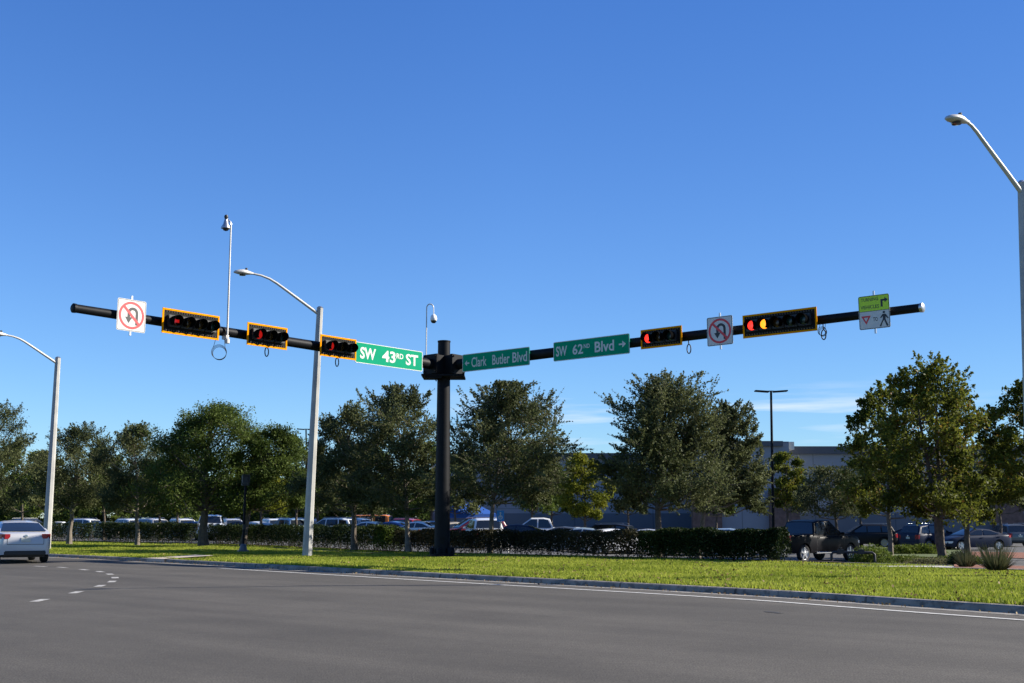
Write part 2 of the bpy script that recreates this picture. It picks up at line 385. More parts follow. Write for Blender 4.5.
# mulch beds and lighter drive lane on the right
def patch(name, pts, m, dz=.02):
    n = 10; A, Bq, C, D = [Vector(p) for p in pts]; rows = []
    for i in range(n+1):
        l = A.lerp(D, i/n); r = Bq.lerp(C, i/n); rows.append([(*l.lerp(r, j/n), gz(*l.lerp(r, j/n))+dz) for j in range(n+1)])
    return sheet(name, rows, m)
def gp(px, py, z=-.1): return tuple(at_z(px, py, z)[:2])
patch('mulch_bed', [(12.2, 31.6), (24, 22.5), (25.5, 24.6), (13.2, 34.2)], M_MULCH)
patch('mulch_bed', [gp(845, 560, 0), gp(965, 565.5, 0), gp(962, 556, -.2), gp(855, 554, -.2)], M_MULCH, .03)
patch('mulch_bed', [gp(968, 553, -.25), gp(1060, 556, -.25), gp(1060, 551, -.3), gp(968, 549.5, -.3)], M_MULCH, .03)
patch('planted_island', [gp(866, 553, -.3), gp(965, 556, -.3), gp(960, 546, -.3), gp(870, 545.5, -.3)], M_SOIL, .05)

def blades(name, n, region, m, h=(.06, .13), w=.012, lean=.35):
    P = region(n); k = len(P)
    hh = rng.uniform(*h, k)*(1+.35*np.sin(P[:, 0]*1.7+P[:, 1]*.9)*np.sin(P[:, 1]*1.3)); th = rng.uniform(0, 2*np.pi, k); lx = rng.normal(0, lean, k)*hh; ly = rng.normal(0, lean, k)*hh
    ww = w*rng.uniform(.6, 1.4, k)*(1+P[:, 1]/25)
    V = np.empty((k, 3, 3)); V[:, 0] = P-np.stack([np.cos(th)*ww, np.sin(th)*ww, 0*th], 1); V[:, 1] = P+np.stack([np.cos(th)*ww, np.sin(th)*ww, 0*th], 1)
    V[:, 2] = P+np.stack([lx, ly, hh], 1)
    tint = np.clip(.45+.25*np.sin(P[:, 0]*.8+1.3*np.sin(P[:, 1]*.6))*np.cos(P[:, 1]*.7)+rng.normal(0, .22, k), 0, 1)
    return link(name, quads_mesh(name, V, tint, 3), m)
Ka = np.array([tuple(p) for p in offs(K, .2)]); Ba = np.array([tuple(p) for p in B])
def verge(n):
    out = []; tot = 0
    for _ in range(30):
        i = rng.integers(0, len(Ka)-1, n); t = rng.random((n, 1)); u = rng.random((n, 1))
        a = Ka[i]*(1-t)+Ka[i+1]*t; b = Ba[i]*(1-t)+Ba[i+1]*t; p = a*(1-u)+b*u
        ss = (p[:, 0]-H0.x)*HU.x+(p[:, 1]-H0.y)*HU.y; q_ = np.clip((ss-2)/24, 0, 1); dd = (p[:, 0]-H0.x)*HN.x+(p[:, 1]-H0.y)*HN.y-5.5*q_*q_*(3-2*q_)
        seg = np.hypot(*(Ka[i+1]-Ka[i]).T)*np.hypot(*(b-a).T)
        ok = (np.abs(p[:, 0]) < p[:, 1]*.52+1) & (p[:, 1] > 12) & (p[:, 1] < 75) & ((dd < -2.5) | (dd > -1.4))
        ok &= rng.random(n) < np.minimum(1, seg/20)*np.clip(26/np.maximum(p[:, 1], 1), 0, 1)
        out.append(p[ok]); tot += ok.sum()
        if tot > n: break
    p = np.concatenate(out)[:n]; return np.column_stack([p, np.full(len(p), .095)])
setp(blades('grass', 330000, verge, M_GRASS, (.035, .095)), 'bright green mown grass between the kerb and the hedges', 'grass', kind='stuff')

LP_ = litter_pts(2600); rl = leaves_from(LP_, None, .09)
setp(link('fallen_leaves', quads_mesh('fallen_leaves', rl, rng.random(len(LP_))), leafmat('dead_leaf', (.10, .055, .02), (.30, .21, .09), .2)), 'brown fallen leaves scattered in the grass of the verge', 'leaves', kind='stuff')
gl_i = rng.integers(10, len(K)-12, 900); gl_t = rng.random(900); Kn = np.array([tuple(k) for k in K]); off_ = rng.beta(1, 3, 900)*.45+.01
gp_ = Kn[gl_i]*(1-gl_t[:, None])+Kn[gl_i+1]*gl_t[:, None]; tv = Kn[gl_i+1]-Kn[gl_i]; tv /= np.linalg.norm(tv, axis=1, keepdims=True); gp_ = gp_+np.column_stack([-tv[:, 1], tv[:, 0]])*off_[:, None]
setp(link('gutter_debris', quads_mesh('gutter_debris', leaves_from(np.column_stack([gp_, np.full(900, .02)]), None, .05), rng.random(900)), bpy.data.materials['dead_leaf']), 'bits of dry leaf and grit lying in the gutter', 'debris', kind='stuff')
# ------------------------------------------------------------------ building
def wallmat(name, col):
    m = bpy.data.materials.new(name); m.use_nodes = True; n = m.node_tree; b = n.nodes['Principled BSDF']; L = n.links
    t = n.nodes.new('ShaderNodeTexCoord'); s = n.nodes.new('ShaderNodeSeparateXYZ'); L.new(t.outputs['Object'], s.inputs[0])
    def mth(op, a, bb):
        q = n.nodes.new('ShaderNodeMath'); q.operation = op
        for i, v in enumerate((a, bb)):
            if isinstance(v, (int, float)): q.inputs[i].default_value = v
            else: L.new(v, q.inputs[i])
        return q.outputs[0]
    j = mth('LESS_THAN', mth('FRACT', mth('DIVIDE', s.outputs[0], 7.3), 0), .012)
    h = mth('LESS_THAN', mth('FRACT', mth('DIVIDE', s.outputs[2], 2.9), 0), .02)
    jj = mth('MAXIMUM', j, h)
    z = n.nodes.new('ShaderNodeTexNoise'); z.inputs['Scale'].default_value = .35; z.inputs['Detail'].default_value = 6; L.new(t.outputs['Object'], z.inputs[0])
    r = n.nodes.new('ShaderNodeMapRange'); L.new(z.outputs[0], r.inputs[0]); r.inputs[3].default_value = .82; r.inputs[4].default_value = 1.15
    v = mth('MULTIPLY', r.outputs[0], mth('SUBTRACT', 1, mth('MULTIPLY', jj, .35)))
    x = n.nodes.new('ShaderNodeMix'); x.data_type = 'RGBA'; x.blend_type = 'MULTIPLY'; x.inputs[0].default_value = 1; x.inputs[6].default_value = (*col, 1); L.new(v, x.inputs[7])
    L.new(x.outputs[2], b.inputs['Base Color']); b.inputs['Roughness'].default_value = .9; return m
M_WALL = wallmat('wall_grey', (.23, .255, .285)); M_WALLD = wallmat('wall_dark_band', (.11, .13, .155)); M_BRICK = mat('pilaster_brick', (.13, .085, .07), .9, var=.3, vscale=3)
M_CAP = mat('parapet_cap', (.075, .08, .09), .6); M_CREAM = mat('sunlit_return_cream', (.62, .58, .50), .8)
bt = empty('warehouse_store', (35, 104, -.3), 0, 'long grey block store building with flat roof behind the car park trees', 'building')
def bw(px, Y=104): return at_y(px, 500, Y).x-35
zr = at_y(850, 447, 104).z+.3; zt = at_y(770, 441.5, 101).z+.3; zl = at_y(600, 453.5, 106).z+.3
x0, x1, x2, x3 = bw(430), bw(700), bw(783), bw(1250)
gb = G(); gb.box(((x0+x1)/2, 12, zl/2+1.25), (x1-x0, 20, zl-2.5)); gb.box(((x2+x3)/2, 11, zr/2+1.25), (x3-x2, 22, zr-2.5)); gb.box(((x1+x2)/2, 9, zt/2), (x2-x1, 24, zt))
gb.build('wall', M_WALL, bt)
gb = G(); gb.box(((x0+x1)/2, 12, 1.25), (x1-x0, 20.06, 2.5)); gb.box(((x2+x3)/2+.02, 11, 1.25), (x3-x2, 22.06, 2.5)); gb.build('lower_wall', M_WALLD, bt)
gb = G(); gb.box(((x0+x1)/2, 1.9, zl-.25), (x1-x0, .5, .55)); gb.box(((x2+x3)/2, -.08, zr-.3), (x3-x2, .5, .7)); gb.box(((x1+x2)/2-.3, -3.1, zt-.2), (x2-x1-.6, .5, .45))
gb.build('roof_edge', M_CAP, bt)
gb = G(); gb.box((x2+.1, -.6, zt-.35), (.9, 4.2, .7)); gb.box((x2+.06, -.6, zt-2.6), (.5, 4, .3)); gb.build('sunlit_return', M_CREAM, bt)  # parapet return; sunlight on it is put into the cream colour
for px in (700, 775, 985+20, 1130):
    gb = G(); gb.box((bw(px), -.35 if px > 785 else -3.3, 2.2), (2.6, .8, 4.4)); gb.build('pilaster', M_BRICK, bt, bevel=.02)
    
# ------------------------------------------------------------------ trees
def tree(name, label, base, top, rx, zb, m, bark, leaf=.11, n_leaf=11000, lobes=13, spiky=.35, trunk_r=.12, lean=0, group=None, seed=0, cx=0, multi=1, ry=None):
    """base: ground point; top: height above base; rx: crown half width; zb: crown bottom height"""
    rr = np.random.default_rng(seed+17); rnd = random.Random(seed)
    t = empty(name, base, 0, label, 'tree', group); ry = ry or rx*.9
    tr = G(); hz = (top-zb)/2; cz = zb+hz
    # trunk axis
    fork = zb+.10*(top-zb)
    axes = []
    for q in range(multi):
        off = (rnd.uniform(-.12, .12), rnd.uniform(-.1, .1)) if multi > 1 else (0, 0)
        aim = Vector((cx+(q-(multi-1)/2)*.45*rx if multi > 1 else cx, rnd.uniform(-.2, .2), top*.86))
        p0 = Vector((off[0], off[1], -.1)); pts = []
        for i in range(9):
            f = i/8; pts.append(p0.lerp(Vector((aim.x*f**1.5+lean*f, aim.y*f, aim.z*f)), 1 if i else 0)+Vector((rnd.uniform(-.05, .05), rnd.uniform(-.05, .05), 0))*(i > 0))
        tr.tube(pts, [trunk_r*1.35]+[trunk_r*(1-.88*(i/8)) for i in range(1, 9)], 8); axes.append(pts)
    tips = []; Ctr = []; 
    # lobe centres spread over the crown
    LO = []
    lobes = int(lobes*1.5)
    for i in range(lobes):
        h = (i+.5)/lobes; h = h**1.05
        ang = i*2.39996+rnd.uniform(-.5, .5)
        prof = math.sin(math.pi*min(1, max(.0, .22+.70*h)))**.6*(1-.32*h*h*(spiky > .3))
        r_ = rnd.uniform(.42, .98)*prof
        zc = zb+(top-zb)*(.08+.78*h)
        LO.append((Vector((cx+rx*r_*math.cos(ang), ry*r_*math.sin(ang), zc)), rx*rnd.uniform(.24, .46)))
    LO.append((Vector((cx, 0, zb+.45*(top-zb))), rx*.5)); LO.append((Vector((cx, 0, zb+.2*(top-zb))), rx*.5)); LO.append((Vector((cx+rnd.uniform(-.2, .2)*rx, 0, top-.13*(top-zb))), rx*.3))
    V = []; T = []; per = n_leaf*(2.3 if spiky > .3 else 1.9)/len(LO)
    for (c, lr) in LO:
        ax = axes[rnd.randrange(multi)]
        za = max(fork*.8, min(c.z-lr*.9-rnd.uniform(0, .5), ax[-2].z)); i = 0
        while i < 7 and ax[i+1].z < za: i += 1
        f = (za-ax[i].z)/max(.01, ax[i+1].z-ax[i].z); st = ax[i].lerp(ax[i+1], min(1, max(0, f)))
        mid = st.lerp(c, .5)+Vector((0, 0, -.12*(c-st).length)); r0 = trunk_r*.38*(1-.5*za/top)
        tr.tube([st, mid, c], [r0, r0*.7, r0*.35], 5)
        ltint = rnd.uniform(.25, .75); nt_ = 15; 
        for k in range(nt_):
            d = Vector((rnd.gauss(0, 1), rnd.gauss(0, 1), rnd.gauss(.25, .8))).normalized()
            out = (c-Vector((cx, 0, cz))); out = Vector((out.x/rx, out.y/ry, out.z/hz)); d = (d+out*.5).normalized()
            ln = lr*rnd.uniform(.55, 1.15)*(1+(spiky if d.z > .25 and c.z > cz else spiky*.3)*rnd.random()); e = c+Vector((d.x*ln, d.y*ln, d.z*ln*.9))
            if e.z < zb: e.z = zb+rnd.random()*.2
            if e.z > top: e.z = top-rnd.random()*.1
            mm = c.lerp(e, .55)+Vector((0, 0, -.06*ln)); tr.tube([c, mm, e], [r0*.3, r0*.2, r0*.08], 3, cap=False)
            # side sprays
            kk = int(per/nt_); f = rr.beta(1.5, 1.1, kk)[:, None]
            sp = .06+.24*lr*(1-.7*f**1.5)
            P = np.array(c)*(1-f)+np.array(e)*f+rr.normal(size=(kk, 3))*sp*np.array([1, 1, .75])
            V.append(P); T.append(np.clip(ltint+rnd.uniform(-.15, .15)+rr.normal(0, .14, kk), 0, 1))
            for _w in range(3 if spiky > .5 else (1 if spiky > .2 else 0)):     # fine whips poking out of the crown
                w2 = e+(d+Vector((rnd.uniform(-.5, .5), rnd.uniform(-.5, .5), .45)))*lr*.55*spiky*rnd.uniform(.8, 2); w2.z = min(w2.z, top+.1)
                tr.tube([e, w2], [.008, .004], 3, cap=False); f = rr.random((22, 1))**.8
                V.append(np.array(e)*(1-f)+np.array(w2)*f+rr.normal(size=(22, 3))*.045*(1.3-f)); T.append(np.clip(ltint+rr.normal(0, .15, 22), 0, 1))
    V = np.concatenate(V); T = np.concatenate(T)
    tr.build('trunk', bark, t, smooth=True)
    link('crown', quads_mesh('crown', leaves_from(V, None, leaf*(.92 if spiky > .3 else 1.05)), T), m, t)
    return t
GT = 'trees standing along the hedge line'; GF = 'trees standing in the car park'; GW = 'distant trees beyond the car park'
def ptree(name, label, bpx, Y, topy, cpx, hw, boty, m, bark, **k):
    z = gz(at_y(bpx, 530, Y).x, Y); b = at_y(bpx, 530, Y); b.z = z; s = Y/F
    top = at_y(cpx, topy, Y).z-z; zb = max(.9, at_y(cpx, boty+4, Y).z-z); cxx = at_y(cpx, 450, Y).x-b.x
    return tree(name, label, b, top, hw*s*1.10, zb, m, bark, cx=cxx, **k)
ptree('oak_tree', 'dark oak cut by the left edge of the picture, behind the silver sedan', -6, 62, 401, -6, 42, 512, M_OAK, M_BARK, seed=1, n_leaf=12000, group=GT, trunk_r=.16)
ptree('oak_tree', 'oak with pale trunk right behind the leftmost lamp post', 70, 66, 424, 78, 36, 508, M_OAK, M_BARKP, seed=2, n_leaf=15000, group=GT, trunk_r=.14)
ptree('oak_tree', 'narrow oak with pale trunk in front of the second hedge from the left', 138, 63, 419, 134, 31, 512, M_OAK, M_BARKP, seed=3, n_leaf=14000, group=GT)
ptree('live_oak_tree', 'widest dense green oak with a thick dark trunk left of the pedestrian signal post', 204, 60, 402, 208, 60, 508, M_OAKG, M_BARK, seed=4, n_leaf=34000, lobes=22, group=GT, trunk_r=.24, spiky=.15)
ptree('live_oak_tree', 'dense green oak between the pedestrian signal and the middle lamp post', 243, 60, 426, 271, 40, 505, M_OAKG, M_BARK, seed=5, n_leaf=20000, group=GT, trunk_r=.16, spiky=.15)
ptree('oak_tree', 'dark oak just right of the middle lamp post', 355, 51, 404, 345, 40, 510, M_OAK, M_BARK, seed=6, n_leaf=15000, group=GT, trunk_r=.14)
ptree('oak_tree', 'feathery oak with straight brown trunk just left of the black mast pole', 409, 48.5, 388, 396, 45, 508, M_OAK, M_BARKP, seed=7, n_leaf=14000, group=GT, spiky=.6)
ptree('oak_tree', 'feathery grey green oak just right of the black mast pole', 490, 46.5, 386, 508, 55, 499, M_OAK, M_BARKP, seed=8, n_leaf=16000, lobes=16, group=GT, spiky=.7)
ptree('oak_tree', 'broad feathery oak in the middle of the right half, left of the black light pole', 657, 44, 378, 666, 53, 507, M_OAK, M_BARK, seed=9, n_leaf=21000, lobes=18, group=GT, spiky=.7, trunk_r=.15)
ptree('oak_tree', 'smaller grey oak touching the left side of the black light pole', 697, 46.5, 402, 732, 29, 512, M_OAK, M_BARKP, seed=10, n_leaf=10000, group=GT, spiky=.6)
ptree('young_tree', 'small bright yellow green tree seen between two grey oaks', 585, 70, 452, 584, 25, 517, M_YG, M_BARK, seed=11, leaf=.16, n_leaf=6500, lobes=10, group=GF, spiky=.2)
ptree('young_tree', 'small yellow green tree right behind the black light pole', 787, 72, 450, 786, 21, 508, M_MAPLE, M_BARK, seed=12, leaf=.16, n_leaf=5500, lobes=10, group=GF, spiky=.2)
ptree('young_tree', 'low grey olive tree above the black pickup truck', 838, 66, 468, 830, 31, 512, M_OAK, M_BARK, seed=13, n_leaf=7000, lobes=10, group=GF, spiky=.3)
ptree('maple_tree', 'broad leaved tree with slender pale trunk just right of the pickup truck', 889, 60, 378, 887, 42, 520, M_MAPLE, M_BARKP, seed=14, leaf=.17, n_leaf=7500, lobes=15, group=GF, spiky=.25, trunk_r=.13)
ptree('maple_tree', 'tallest broad leaved tree with yellowing leaves and a forked trunk', 940, 52, 354, 929, 48, 522, M_MAPLE, M_BARK, seed=15, leaf=.16, n_leaf=10500, lobes=18, group=GF, spiky=.3, trunk_r=.17, multi=2)
ptree('maple_tree', 'broad leaved tree over the parked navy sedan', 966, 58, 384, 968, 34, 522, M_MAPLE, M_BARK, seed=16, leaf=.16, n_leaf=6500, lobes=14, group=GF, spiky=.25, trunk_r=.15)
ptree('maple_tree', 'dark broad leaved tree cut by the right edge of the picture', 1032, 56, 372, 1026, 30, 512, M_MAPLE, M_BARK, seed=17, leaf=.16, n_leaf=5500, lobes=14, group=GF, spiky=.25, trunk_r=.15)
# trees further inside the lot, seen through the gaps
fars = [(22, 92, 440, 26), (48, 84, 448, 22), (104, 88, 446, 22), (160, 86, 462, 24), (178, 100, 440, 28), (262, 80, 455, 26), (296, 90, 432, 24), (318, 96, 450, 26), (372, 88, 440, 26), (432, 92, 438, 24), (455, 84, 452, 22), (532, 80, 440, 26), (552, 88, 465, 22), (628, 92, 462, 20), (716, 84, 478, 22), (860, 84, 455, 22), (1000, 78, 440, 26)]
fl = ['far tree above the silver sedan at the left edge', 'far tree left of the leftmost lamp post', 'far tree between the two leftmost pale trunks', 'yellow green far tree right of the narrow oak', 'far tree behind the widest oak', 'pale green far tree right of the pedestrian signal', 'far tree left of the middle lamp post', 'far tree hidden behind the middle lamp post', 'far tree between the two oaks left of the mast pole', 'far tree directly behind the black mast pole', 'far tree just right of the black mast pole', 'far tree right of the feathery oak beside the mast pole', 'low far tree left of the small bright yellow green tree', 'far tree right of the small bright yellow green tree', 'low far tree behind the smaller grey oak', 'far tree between the pickup truck and the maple', 'far tree behind the navy sedan']
for i, (px, Y, ty, hw) in enumerate(fars):
    ptree('far_tree', fl[i], px, Y, ty, px, hw, 509, [M_OAKG, M_OAK, M_YG if i in (3, 5) else M_OAKG][i % 3] if i not in (3, 5) else M_YG, M_BARK, seed=40+i, leaf=.22, n_leaf=4200, lobes=9, group=GF, spiky=.2)
wpx = list(range(-20, 480, 25))
for i, px in enumerate(wpx):
    Y = 150+rng.uniform(-12, 12)
    b = at_y(px, 520, Y); b.z = gz(b.x, b.y)
    tree('distant_tree', 'distant dark green tree in the row closing the far side of the car park', b, at_y(px, 476+10*math.sin(i*2.1), Y).z-b.z, 4.4, .1, M_OAKG, M_BARK, leaf=.40, n_leaf=4200, lobes=10, spiky=.2, trunk_r=.2, group=GW, seed=80+i)

# ------------------------------------------------------------------ hedges and low plants
def hedge(label, pxa, pxb, h, m, n, thick=.95, sparse=0, seed=0):
    """between two picture columns along the hedge line"""
    def on(px):
        k = (px-512)/F; lo, hi = -40., 60.
        for _ in range(50):
            m_ = (lo+hi)/2; q = sd(m_, 0)
            if q[0]/q[1] > k: lo = m_
            else: hi = m_
        return lo
    s0, s1 = sorted((on(pxa), on(pxb))); Ln = s1-s0; ea, eb = Vector(sd(s0, 0)), Vector(sd(s1, 0)); Ln = (eb-ea).length; c = (ea+eb)/2; HV = (eb-ea)
    t = empty('hedge', (c[0], c[1], .14), math.atan2(HV.y, HV.x), label, 'hedge', 'clipped hedges between the verge and the car park')
    x = rng.uniform(-Ln/2, Ln/2, n); y = rng.uniform(-1, 1, n); y = np.sign(y)*np.abs(y)**.6*thick/2
    zz = rng.beta(1.9 if not sparse else 2.2, 1.0 if not sparse else 1.15, n)*h*(1+.045*np.sin(x*1.9)+.04*np.sin(x*4.3+1))+rng.normal(0, .02, n)
    y *= (1-.25*(zz/h)**3)*(1+.12*np.sin(x*2.3+zz*4)); P = np.column_stack([x, y, np.maximum(.03, zz)])
    T = np.clip(.4+.22*np.sin(x*.9+seed)+.15*np.sin(x*3.1)+rng.normal(0, .2, n), 0, 1)
    link('foliage', quads_mesh('foliage', leaves_from(P, None, .085), T), m, t)
    g = G()
    for i in range(int(Ln/.35)):
        xx = -Ln/2+.2+i*.35+random.uniform(-.1, .1)
        for q in range(3): g.tube([(xx, random.uniform(-.05, .05), -.05), (xx+random.uniform(-.2, .2), random.uniform(-.3, .3), h*.8)], [.014, .006], 4, cap=False)
    g.build('stems', M_BARK, t)
hedge('lighter hedge at the far left behind the silver sedan and leftmost lamp post', 20, 101, 1.2, M_HEDGE, 16000, seed=1)
hedge('dark hedge behind the narrow oak, ending at the gap with the white pickup', 107, 199, 1.2, M_HEDGE, 26000, seed=2)
hedge('long dark hedge crossing behind the middle lamp post', 217, 398, 1.08, M_HEDGE, 42000, seed=3)
hedge('bright green short hedge piece at the end of the long dark hedge', 384, 398.5, 1.06, M_HEDGEL, 3600, thick=1.1, seed=4)
hedge('sparse brownish hedge from the mast pole to the middle of the right half', 401, 640, .93, M_HEDGEB, 34000, sparse=1, seed=5)
hedge('very dark hedge ending just in front of the black pickup truck', 642, 781, 1.0, M_HEDGE, 34000, seed=6)
def mound(name, label, c, rx, ry, h, m, n, leaf=.07, cat='shrub', group=None):
    t = empty(name, c, 0, label, cat, group); u = rng.normal(size=(n, 3)); u /= np.linalg.norm(u, axis=1, keepdims=True); u[:, 2] = np.abs(u[:, 2])
    r = rng.random((n, 1))**.35*(1+.12*np.sin(u[:, :1]*9+u[:, 1:2]*7)); P = u*r*np.array([rx, ry, h])
    T = np.clip(.5+rng.normal(0, .22, n), 0, 1)
    link('foliage', quads_mesh('foliage', leaves_from(P, None, leaf), T), m, t)
    g = G()
    for i in range(9):
        a = i*.7; g.tube([(0, 0, -.05), (math.cos(a)*rx*.6, math.sin(a)*ry*.6, h*.7)], [.02, .006], 4, cap=False)
    g.build('stems', M_BARK, t)
def gpos(px, py, z=-.1): p = at_z(px, py, z); p.z = gz(p.x, p.y); return p
GS = 'shrubs in the beds on the right'
mound('shrub', 'rounded dark green shrub just right of the pickup truck', gpos(872, 566, -.05), .75, .7, .62, M_HEDGEL, 5000, group=GS)
mound('shrub', 'low bright green shrub row between the two maple trunks, left piece', gpos(903, 551, -.25), 1.1, .8, .55, M_HEDGEL, 6000, .09, group=GS)
mound('shrub', 'low bright green shrub close to the forked maple trunk', gpos(925, 551, -.25), 1.2, .8, .6, M_HEDGEL, 6000, .09, group=GS)
mound('shrub', 'flat green groundcover shrub left of the forked maple trunk', gpos(905, 558, -.15), 1.5, .9, .38, M_HEDGEL, 7000, .07, group=GS)
mound('shrub', 'flat green groundcover shrub right of the forked maple trunk', gpos(958, 557, -.15), 1.3, .9, .4, M_HEDGEL, 6000, .07, group=GS)
mound('shrub', 'pale low shrub at the foot of the forked maple', gpos(935, 563, -.05), 1.3, .5, .28, M_TUFT, 3500, .06, group=GS)
mound('shrub', 'small dark shrub next to the smaller grass tuft', gpos(962, 569, 0), .45, .4, .42, M_HEDGE, 2500, .06, group=GS)
def tuft(label, c, n, h, sp):
    t = empty('ornamental_grass', c, 0, label, 'grass clump', 'ornamental grass clumps beside the sidewalk')
    a = rng.uniform(0, 2*np.pi, n); r = rng.random(n)**.5; x = np.cos(a)*r; y = np.sin(a)*r; hh = h*rng.uniform(.5, 1, n)
    V = np.empty((n, 3, 3)); V[:, 0] = np.column_stack([x*sp*.3-.012, y*sp*.3, 0*x]); V[:, 1] = np.column_stack([x*sp*.3+.012, y*sp*.3, 0*x]); V[:, 2] = np.column_stack([x*sp, y*sp, hh])
    link('blades', quads_mesh('blades', V, np.clip(rng.normal(.5, .25, n), 0, 1), 3), M_TUFT, t)
    n2 = n//2; V2 = V[:n2].copy(); V2[:, 2, 2] *= .45; link('dead_thatch', quads_mesh('dead_thatch', V2*[1.1, 1.1, 1], np.clip(rng.normal(.2, .2, n2), 0, 1), 3), M_HEDGEB, t)
tuft('tall feathery grass clump on red mulch near the right edge', gpos(997, 575, .02), 260, .8, .6)
tuft('smaller grass clump left of the tall feathery one', gpos(966, 572, .02), 170, .6, .42)

# ------------------------------------------------------------------ mast arm pole
PB = at_z(442, 556, .15); PB.z = .15
AZ = at_y(442, 366, PB.y).z
def tip(px, py, r): return at_z(px, py, AZ+r)
TL = tip(73, 308, .1); TR = tip(923, 307.5, .1)
mast = empty('signal_mast', PB, 0, 'thick black traffic signal pole with two long mast arms over the corner', 'traffic signal pole')
mh = at_y(443, 341, PB.y).z-PB.z; az = AZ-PB.z
G().lathe((0, 0, 0), (0, 0, 1), [(0, .30), (.05, .295), (mh-.06, .235), (mh-.05, .25), (mh, .25), (mh+.02, 0)], 28).build('pole', M_BLK, mast, smooth=True)
gb = G(); gb.lathe((0, 0, 0), (0, 0, 1), [(.02, 0), (.02, .46), (.09, .46), (.09, .29)], 28)
gb.build('base_plate', M_BLK, mast)
for i in range(6):
    a = i*math.pi/3+.3; gb = G(); gb.lathe((.40*math.cos(a), .40*math.sin(a), .09), (0, 0, 1), [(0, .085), (.18, .085), (.22, .05), (.22, 0)], 10); gb.build('anchor_bolt_cover', M_BLK, mast, smooth=True)
G().lathe((0, 0, 0), (0, 0, 1), [(-.02, 0), (.015, .6), (.02, 0)], 24).build('mulch_ring', M_MULCH, mast)
arms = {}
for nm, T in (('left', TL), ('right', TR)):
    d = Vector((T.x-PB.x, T.y-PB.y, T.z-PB.z-az)); L = d.length; u = d.normalized(); rz = math.atan2(u.y, u.x)
    st = Vector((0, 0, az)); arms[nm] = (PB+st, u, L)
    o = G().tube([st+u*.5, st+u*L*.5, st+u*(L-.02)], [.20, .16, .125], 20).build('mast_arm', M_BLK, mast, smooth=True)
    gb = G(); gb.tube([st+u*(L-.08), st+u*L, st+u*(L+.03)], [.135, .14, .10], 20); gb.build('arm_end_cap', M_STEEL if nm == 'right' else M_BLK, o, smooth=True)
    # bracket: flange, gusset plates above and below, side plates
    m = Matrix.Rotation(rz, 3, 'Z'); gb = G()
    gb.box(st+m @ Vector((.72, 0, 0)), (.06, .72, .74), rot=m); gb.box(st+m @ Vector((.66, 0, 0)), (.05, .72, .74), rot=m)
    for s_ in (-1, 1): gb.box(st+m @ Vector((.34, .30*s_, 0)), (.62, .03, .68), rot=m)
    for s_ in (-1, 1): gb.box(st+m @ Vector((.32, 0, .33*s_)), (.68, .60, .035), rot=m)
    for a in (-1, 1):
        for b in (-1, 1): gb.lathe(st+m @ Vector((.75, .29*a, .29*b)), m @ Vector((1, 0, 0)), [(0, .035), (.05, .035), (.05, 0)], 8)
    gb.build('arm_bracket', M_BLK, mast, bevel=.006)
gb = G(); gb.box((0, -.0, az-.42), (1.62, 1.3, .08)); gb.box((-.35, -.3, az-.49), (.6, .6, .1)); gb.build('bracket_collar', M_BLK, mast, bevel=.01)
gb = G(); gb.tube([(.02, -.30, az-.34), (.02, -.31, az+.33)], .035, 8); gb.build('weld_rib', M_STEEL, mast)
G().box((.02, -.288, .62), (.16, .03, .26)).build('hand_hole_cover', M_BLK, mast, bevel=.008)
G().tube([(-.27, -.1, az-.6), (-.40, -.16, az-.35), (-.36, -.2, az-.05), (-.5, -.35, az)], .022, 6).build('cable', M_BLKP, mast, smooth=True)
def arm_at(side, px, off=0):
    O, u, L = arms[side]; rz_ = math.atan2(-u.y, -u.x) if side == 'left' else math.atan2(u.y, u.x); ov = Matrix.Rotation(rz_, 3, 'Z') @ Vector((0, -off, 0)); k = (px-512)/F
    # solve projection column px along the arm
    lo, hi = 0., L*1.05
    def col(t):
        p = O+u*t+ov; dep = p.y*_c+(p.z-CZ)*_s; return 512+F*p.x/dep
    for _ in range(50):
        mid = (lo+hi)/2
        if (col(mid) > px) == (side == 'left'): lo = mid
        else: hi = mid
    return O+u*lo, lo
def arm_frame(side):
    O, u, L = arms[side]; return math.atan2(-u.y, -u.x) if side == 'left' else math.atan2(u.y, u.x)
def arm_r(side, t): return .20-(.20-.125)*t/arms[side][2]

